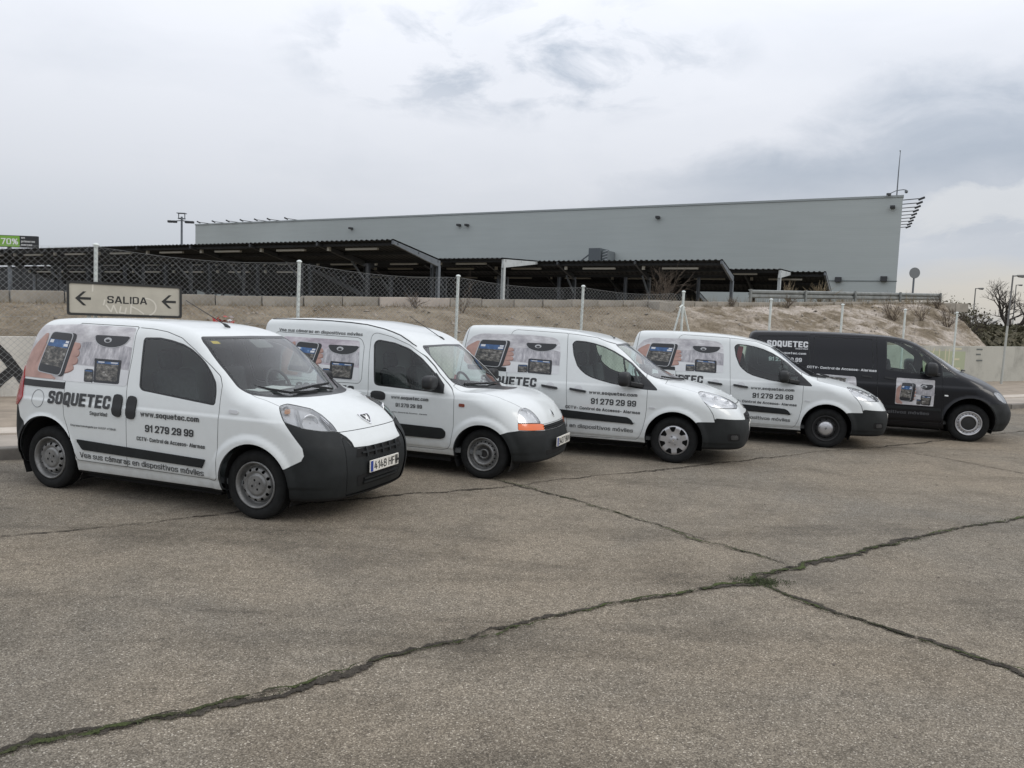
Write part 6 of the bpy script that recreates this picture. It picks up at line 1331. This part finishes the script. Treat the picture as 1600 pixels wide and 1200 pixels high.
    v.text('SOQUETEC',-2.57,-1.72,.853,.13,INK,.055,letters=True); v.text(WEB,-1.19,-.69,.862,.042,INK,.03); v.text(TEL,-1.125,-.77,.770,.046,INK,.03,letters=True); v.text(CCTV,-1.18,-.70,.698,.015,INK,.02); v.text(VEA,-2.955,-1.70,1.605,.040,INK,.01,slope=-.012)
    wiper(v,[(-.40,-.50,1.045),(-.30,-.25,1.040),(-.264,-.05,1.035)]); wiper(v,[(-.264,-.10,1.035),(-.28,.2,1.03),(-.31,.48,1.025)]); aerial(v,(-.99,.14,1.572),(-1.50,.14,1.86))
    mirror(v,(-.62,-.955,1.095),(.15,.22,.17)); mirror(v,(-.62,.955,1.095),(.15,.22,.17)); cabin(v,.36,zf=.60,bulk=-1.55,seatx=-1.12)
    r=v.place('delivery_van','round nosed white van with orange indicators, second in the row beside the nearest van',(*V_POS[1][:2],0),V_POS[1][2],PG)
    add_wheels(r,sp,('kangoo','kangoo'),.295,.165,.78,.198); return r
def build_twin_vans():
    sp=PARTNER; sp['arch']=[(.0,.325,.385),(-2.728,.325,.385)]; sp['paint']=WHITE; sp['dash']=[(-.56,1.03),(-.14,1.05),(0,.70),(-.42,.62)]; sp['feat']=lambda X,Y,Z: .007*(1-sstep(.985,1.015,Z))-.010*(1-sstep(.29,.32,Z))
    v=Van(sp,.027); M=v.M
    win=[('front_door',[(-1.495,1.555),(-1.465,1.592),(-1.434,1.604),(-1.30,1.598),(-1.171,1.577),(-1.03,1.54),(-.888,1.483),(-.76,1.413),(-.634,1.331),(-.50,1.215),(-.36,1.098),(-.245,.995),(-.25,.978),(-.43,.980),(-.685,1.01),(-.88,1.032),(-1.038,1.065),(-1.17,1.098),(-1.262,1.138),(-1.345,1.20),(-1.395,1.256),(-1.46,1.40)],.02)]
    common_regions(v,win,[(-.3,1.585),(.50,1.570),(.545,1.54),(.61,1.384),(.725,1.189),(.68,1.13),(.49,1.103),(.2,1.083),(-.3,1.082)],lambda P:np.maximum(-1.15-P[:,0],P[:,0]-.2),None,win_extra=lambda P:np.maximum(P[:,0]+.475,.011-np.abs(P[:,0]+.70+.25*(P[:,2]-1.2))))
    hl=[(.90,.952),(.86,.977),(.763,.982),(.612,.960),(.49,.935),(.375,.906),(.30,.862),(.262,.823),(.30,.795),(.424,.772),(.678,.787),(.806,.802),(.866,.864)]
    fh=fpoly(hl,WRAP,.02,lambda P:.1-P[:,0]); M.region(fh,'headlight',.003); v.glassf.append(lambda P:fh(P)+.004)
    M.region(fpoly([(-.3,.603),(.3,.616),(.391,.625),(.60,.640),(.745,.652),(.768,.645),(.768,.600),(.935,.590),(1.02,.55),(1.02,.05),(-.3,.05)],WRAP,0,lambda P:.05-P[:,0]),'bumper',.002)
    M.region(fpoly([(-.3,.70),(.30,.695),(.345,.62),(-.3,.605)],WRAP,.01,lambda P:.2-P[:,0]),'grille',.001)
    M.region(fpoly([(.866,.862),(.80,.80),(.678,.785),(.424,.768),(.262,.82),(-.3,.82),(-.3,.55),(.74,.55),(.768,.617),(.784,.702),(.821,.784)],WRAP,0,lambda P:.1-P[:,0]),'front_panel',.003)
    M.region(lambda P:np.maximum.reduce([.82-P[:,2],np.abs(P[:,1])-.735,-.16-P[:,0]]),'hood',.0027)
    M.region(fpoly([(-3.6,.60),(-3.16,.60),(-3.08,.5),(-3.0,.3),(-3.0,.05),(-3.6,.05)],XZ),'rear_bumper',.002)
    fd_=[(-1.574,1.694),(-1.45,1.688),(-1.16,1.655),(-.87,1.558),(-.6,1.408),(-.44,1.262),(-.415,1.173),(-.377,.973),(-.378,.712),(-.39,.58),(-.416,.446),(-.455,.34),(-.501,.288),(-1.479,.270),(-1.49,.649)]
    M.region(fpoly(fd_,XZ,.015,two_mask()),'front_door',.0027)
    sd_=[(-2.418,1.662),(-2.395,1.70),(-2.348,1.722),(-1.574,1.699),(-1.49,.649),(-1.479,.270),(-2.16,.270),(-2.26,.42),(-2.38,.70),(-2.410,.925),(-2.418,1.102)]
    M.region(fpoly(sd_,XZ,.02,two_mask()),'sliding_door',.0027)
    M.region(lambda P:P[:,0]+3.155-.09*np.clip(P[:,2]-1.1,0,1),'rear_door',.004)
    finish(v,[('hood','hood',WHITE,False),('headlight','headlight',CLEAR,True),('front_panel','front_panel',WHITE,False),('bumper','front_bumper',PLAST,False),('grille','grille',WELL,False),('rear_bumper','rear_bumper',PLAST,False),('front_door','front_door',WHITE,True),('sliding_door','sliding_door',WHITE,True),('rear_door','rear_door',WHITE,False)],win)
    housing(v,fh,-.036,REFL)
    for s_ in (-1,1):
        k='headlight@%d'%(0 if s_<0 else 1); lamp_bowl(v,(.50,s_*.60,.872),(.85,s_*.45,.1),.056,k); lamp_bowl(v,(.36,s_*.68,.925),(.8,s_*.5,.1),.034,k); lamp_bowl(v,(.66,s_*.47,.835),(.9,s_*.35,.1),.040,k)
    for side_,mk in ((0,rs_mask()),(1,lambda P:-P[:,1]+.45)):
        v.add_patch('side_moulding',[(-2.25,.650),(-1.535,.632),(-.640,.590),(-.585,.565),(-.535,.500),(-1.521,.522),(-2.25,.535)],XZ,.015,PLAST,.012,.02,mk)
        v.add_patch('door_rail',[(-3.05,1.185),(-2.438,1.172),(-2.431,1.118),(-3.03,1.118)],XZ,.006,PLASTM,.004,.01,mk)
        for (x0,x1,z0,z1,par) in ((-1.875,-1.64,.948,.925,'sliding_door'),(-1.462,-1.225,.928,.903,'front_door')):
            c=(x0*.48+x1*.52); v.add_patch('handle_recess',[(c+.062*math.cos(a),(z0+z1)/2+.012+.055*math.sin(a)) for a in np.linspace(0,2*math.pi,17)[:-1]],XZ,.0012,mat('recess_grey',(.55,.56,.57),.4),.0,mask=mk,parent='%s@%d'%(par,side_))
            v.add_patch('door_handle',[(x0,z0-.016),(x1,z1-.016),(x1,z1+.014),(x0,z0+.014)],XZ,.030,PLASTM,.013,.02,mk,'%s@%d'%(par,side_))
        v.add_patch('side_indicator',[(-.345,.730),(-.265,.728),(-.265,.750),(-.345,.752)],XZ,.008,HOUSE,.01,.01,mk)
        v.add_patch('tail_lamp',[(-3.5,1.02),(-3.20,1.02),(-3.19,.72),(-3.5,.70)],XZ,.010,RED,.01,.01,lambda P,mk=mk:np.maximum(mk(P),.66-np.abs(P[:,1])))
    for s_ in (-1,1):
        v.add_patch('fog_lamp_recess',[(.635,.45),(.49,.447),(.47,.345),(.625,.350)],WRAP,.002,WELL,.03,mask=lambda P,s_=s_:np.maximum(.2-P[:,0],-s_*P[:,1]),parent='front_bumper')
        v.add_patch('fog_lamp',[(.60,.43),(.52,.428),(.505,.365),(.595,.368)],WRAP,.008,STEELD,.025,.006,lambda P,s_=s_:np.maximum(.2-P[:,0],-s_*P[:,1]),'front_bumper')
    v.add_patch('lower_grille',[(-.40,.42),(.40,.42),(.38,.32),(-.38,.32)],lambda P:P[:,1:],.002,WELL,.01,mask=lambda P:.2-P[:,0],parent='front_bumper')
    v.add_patch('bonnet_badge',[(-.05,.80),(.05,.80),(.035,.745),(0,.73),(-.035,.745)],lambda P:P[:,1:],.010,CHROME,.01,.01,lambda P:.3-P[:,0])
    for z in (.63,.665): v.add_patch('grille_bar',[(-.30,z+.007),(.30,z+.007),(.30,z-.007),(-.30,z-.007)],lambda P:P[:,1:],.010,PLAST,.0,.012,lambda P:.2-P[:,0],'grille')
    plate_at(v,.958,.45,.56,'2891 GKL')
    ph=[(-2.885,1.562),(-2.456,1.562),(-2.545,1.165),(-2.985,1.185)]
    graphic(v,[(-3.125,1.35),(-3.105,1.491),(-3.02,1.597),(-2.90,1.640),(-2.826,1.648),(-2.12,1.654),(-1.80,1.632),(-1.725,1.61),(-1.675,1.56),(-1.650,1.40),(-1.645,1.12),(-2.4,1.10),(-3.05,1.19),(-3.12,1.24)],ph,
        [(-3.12,1.20),(-3.11,1.42),(-3.05,1.485),(-2.90,1.45),(-2.80,1.20),(-2.6,1.16)],[(-3.10,1.40),(-3.06,1.47),(-2.92,1.545),(-2.88,1.53),(-2.93,1.32),(-3.0,1.22)],
        [[(-2.46,1.462),(-2.365,1.455),(-2.352,1.418),(-2.48,1.40)],[(-2.48,1.405),(-2.355,1.395),(-2.345,1.35),(-2.50,1.335)],[(-2.50,1.34),(-2.35,1.33),(-2.345,1.285),(-2.52,1.27)],[(-2.52,1.275),(-2.385,1.265),(-2.38,1.215),(-2.54,1.19)]],
        (-2.177,-1.715,1.540,1.428),[(-2.115,1.318),(-1.760,1.308),(-1.750,1.103),(-2.110,1.115)],[(-2.262,1.222),(-2.118,1.226),(-2.110,1.118),(-2.255,1.112)],r=.02,
        city=[(-2.45,1.27),(-1.6,1.24),(-1.6,1.42),(-1.75,1.45),(-2.1,1.47),(-2.45,1.45)],fade=[(-2.45,1.09),(-1.6,1.09),(-1.6,1.23),(-2.45,1.26)])
    v.text('SOQUETEC',-2.805,-1.956,.916,.136,INK,.055,letters=True); v.text('Seguridad',-2.18,-1.96,.85,.036,INK,.02)
    v.text(WEB,-1.185,-.51,.876,.048,INK,.03); v.text(TEL,-1.15,-.52,.737,.085,INK,.035,slope=.004,letters=True); v.text(CCTV,-1.51,-.46,.655,.042,INK,.03,slope=-.014); v.text(VEA,-2.15,-.545,.398,.055,INK,.006,slope=-.010)
    wiper(v,[(-.26,-.55,1.128),(-.10,-.35,1.098),(.0,-.10,1.085)]); wiper(v,[(.02,-.05,1.085),(-.02,.25,1.085),(-.09,.5,1.09)]); aerial(v,(-1.04,0,1.652),(-1.10,0,1.69))
    mirror(v,(-.68,-1.00,1.115),(.17,.24,.20),arm=((-.46,-.86,1.03),(-.62,-.96,1.06))); mirror(v,(-.68,1.00,1.115),(.17,.24,.20),arm=((-.46,.86,1.03),(-.62,.96,1.06))); cabin(v,.37,zf=.64,bulk=-1.56,seatx=-1.06)
    g=MB(); g.box((-1.42,-.64,1.36),(.08,.012,.42),M=Matrix.Rotation(.16,3,'Y')); belt=g.mesh('seat_belt'); belt.materials.append(mat('belt_red',(.45,.04,.05),.8))
    r=v.place('delivery_van','white panel van with silver seven spoke wheel covers, behind the round nosed van',(*V_POS[2][:2],0),V_POS[2][2],PG)
    add_wheels(r,sp,('cover','cover'),.318,.195,.85,.208)
    v.items.append(('seat_belt',belt,None))
    r2=v.place('delivery_van','white panel van with black wheels and silver centre caps, next to the black van',(*V_POS[3][:2],0),V_POS[3][2],PG)
    add_wheels(r2,sp,('black','black'),.318,.195,.85,.208)
def build_black_van():
    sp=VITO; sp['arch']=[(.0,.365,.425),(-3.2,.365,.425)]; sp['paint']=BLACKP; sp['dash']=[(-.60,1.14),(-.15,1.17),(-.05,.75),(-.5,.7)]; sp['feat']=lambda X,Y,Z: .010*(1-sstep(.95,.985,Z))-.008*(1-sstep(.32,.35,Z))
    v=Van(sp,.030); M=v.M
    win=[('front_door',[(-1.425,1.735),(-1.146,1.724),(-1.02,1.69),(-.903,1.635),(-.659,1.460),(-.64,1.41),(-.66,1.17),(-.847,1.155),(-1.405,1.215)],.02),('body',[(-.535,1.445),(-.36,1.28),(-.205,1.128),(-.485,1.120)],.015)]
    common_regions(v,win,[(-.3,1.735),(.58,1.720),(.63,1.69),(.70,1.46),(.765,1.27),(.74,1.235),(.55,1.215),(-.3,1.205)],lambda P:np.maximum(-1.2-P[:,0],P[:,0]-.15),None)
    hl=[(.875,.90),(.80,.912),(.66,.885),(.60,.82),(.59,.74),(.645,.705),(.72,.735),(.81,.785)]
    fh=fpoly(hl,WRAP,.02,lambda P:.1-P[:,0]); M.region(fh,'headlight',.003); v.glassf.append(lambda P:fh(P)+.004)
    M.region(fpoly([(-.3,.70),(.584,.697),(.65,.70),(.95,.699),(1.1,.62),(1.1,.05),(-.3,.05)],WRAP,0,lambda P:.05-P[:,0]),'bumper',.002)
    M.region(lambda P:np.maximum.reduce([.80-P[:,2],np.abs(P[:,1])-.76,-.10-P[:,0]]),'hood',.0027)
    M.region(fpoly([(-4.2,.62),(-3.75,.62),(-3.62,.5),(-3.6,.05),(-4.2,.05)],XZ),'rear_bumper',.002)
    fd_=[(-1.586,1.80),(-1.2,1.795),(-1.0,1.745),(-.687,1.585),(-.54,1.46),(-.50,1.30),(-.481,1.107),(-.459,.737),(-.440,.342),(-.46,.30),(-1.508,.30),(-1.53,1.0)]
    M.region(fpoly(fd_,XZ,.015,two_mask()),'front_door',.0027)
    M.region(fpoly([(-2.735,1.80),(-1.594,1.80),(-1.535,1.0),(-1.514,.30),(-2.55,.30),(-2.66,1.0)],XZ,.02,two_mask()),'sliding_door',.0027)
    M.region(fpoly([(-3.68,1.735),(-2.75,1.770),(-2.70,1.21),(-3.64,1.19)],XZ,.05,two_mask()),'quarter_panel',.006)
    M.region(fpoly([(-2.66,1.765),(-1.65,1.755),(-1.615,1.225),(-2.63,1.21)],XZ,.05,two_mask()),'window_blank',.006,('sliding_door',))
    finish(v,[('hood','hood',BLACKP,False),('headlight','headlight',CLEAR,True),('bumper','front_bumper',PLAST,False),('rear_bumper','rear_bumper',PLAST,False),('front_door','front_door',BLACKP,True),('sliding_door','sliding_door',BLACKP,True),('quarter_panel','quarter_panel',BLACKP,True)],win)
    v.emit('window_blank','window_blank',BLACKP,'sliding_door',-.004,True)
    housing(v,fh,-.036,HOUSE)
    for s_ in (-1,1): lamp_bowl(v,(.47,s_*.66,.82),(.9,s_*.4,.1),.060,'headlight@%d'%(0 if s_<0 else 1))
    for side_,mk in ((0,rs_mask()),(1,lambda P:-P[:,1]+.45)):
        v.add_patch('side_moulding',[(-3.3,.585),(-.47,.570),(-.47,.525),(-3.3,.54)],XZ,.010,PLAST,.006,.012,lambda P,mk=mk:np.maximum(mk(P),.43-np.hypot(P[:,0]+3.2,P[:,2]-.36)))
        v.add_patch('door_handle',[(-1.80,1.068),(-1.63,1.050),(-1.63,1.080),(-1.80,1.098)],XZ,.025,PLASTM,.012,.02,mk,'sliding_door@%d'%side_); v.add_patch('door_handle',[(-1.42,1.060),(-1.25,1.040),(-1.25,1.070),(-1.42,1.090)],XZ,.025,PLASTM,.012,.02,mk,'front_door@%d'%side_)
        v.add_patch('side_indicator',[(-.435,.797),(-.375,.795),(-.375,.820),(-.435,.823)],XZ,.008,BWH,.008,.01,mk)
        v.add_patch('tail_lamp',[(-4.2,1.15),(-3.87,1.15),(-3.85,.72),(-4.2,.72)],XZ,.010,RED,.01,.01,lambda P,mk=mk:np.maximum(mk(P),.7-np.abs(P[:,1])))
    # door decal: a square picture
    d0=[(-1.223,1.082),(-.597,1.070),(-.600,.602),(-1.224,.610)]
    ph=[(-1.135,1.005),(-.945,1.000),(-.975,.665),(-1.165,.672)]
    graphic(v,d0,ph,[(-1.22,.615),(-1.215,.90),(-1.16,.95),(-1.12,.92),(-1.13,.66),(-1.08,.62)],[(-1.20,.90),(-1.15,.965),(-1.12,.96),(-1.13,.86),(-1.16,.78)],
        [[(-.955,.925),(-.905,.918),(-.90,.885),(-.96,.875)],[(-.96,.865),(-.90,.858),(-.895,.825),(-.965,.815)],[(-.965,.805),(-.905,.798),(-.90,.765),(-.97,.755)],[(-.97,.745),(-.92,.738),(-.915,.705),(-.975,.695)]],
        (-.830,-.620,.985,.890),[(-.815,.79),(-.640,.785),(-.655,.615),(-.805,.62)],[(-.875,.715),(-.81,.712),(-.81,.62),(-.875,.62)],r=.0,par='door_print',
        city=[(-.93,.80),(-.6,.79),(-.6,.91),(-.93,.93)])
    v.text('SOQUETEC',-3.49,-2.755,1.548,.122,INKW,.055,letters=True); v.text('Seguridad',-2.975,-2.755,1.515,.026,INKW,.02); v.text(WEB,-3.44,-2.78,1.418,.042,INKW,.03); v.text(TEL,-3.44,-2.85,1.278,.078,INKW,.035,letters=True); v.text(CCTV,-2.75,-1.56,1.175,.046,INKW,.03,slope=-.010); v.text(VEA,-2.55,-.66,.44,.055,INKG,.006)
    # second picture, half hidden behind the next van
    v.add_patch('side_print',[(-2.62,1.08),(-1.90,1.06),(-1.86,.70),(-2.6,.72)],XZ,.0012,PANEL,.04,mask=rs_mask()); v.add_patch('phone_print',[(-2.55,1.06),(-2.02,1.045),(-2.10,.72),(-2.6,.72)],XZ,.003,PMETAL,.04,mask=rs_mask(),parent='side_print'); v.add_patch('screen_print',[(-2.50,1.04),(-2.06,1.028),(-2.12,.74),(-2.56,.74)],XZ,.0045,PHOTO,.02,mask=rs_mask(),parent='side_print')
    wiper(v,[(-.12,-.5,1.225),(0,-.2,1.215),(.03,.15,1.215)])
    mirror(v,(-.70,-1.09,1.265),(.20,.24,.25),arm=((-.55,-.90,1.17),(-.66,-1.02,1.19))); mirror(v,(-.70,1.09,1.265),(.20,.24,.25),arm=((-.55,.90,1.17),(-.66,1.02,1.19))); cabin(v,.40,zf=.80,bulk=-1.62,seatx=-1.05)
    r=v.place('delivery_van','black van with a square phone picture on its door, farthest in the row',(*V_POS[4][:2],0),V_POS[4][2],PG)
    add_wheels(r,sp,('vito','vito'),.337,.20,.87,.214); return r
build_small_van(); build_round_van(); build_twin_vans(); build_black_van()
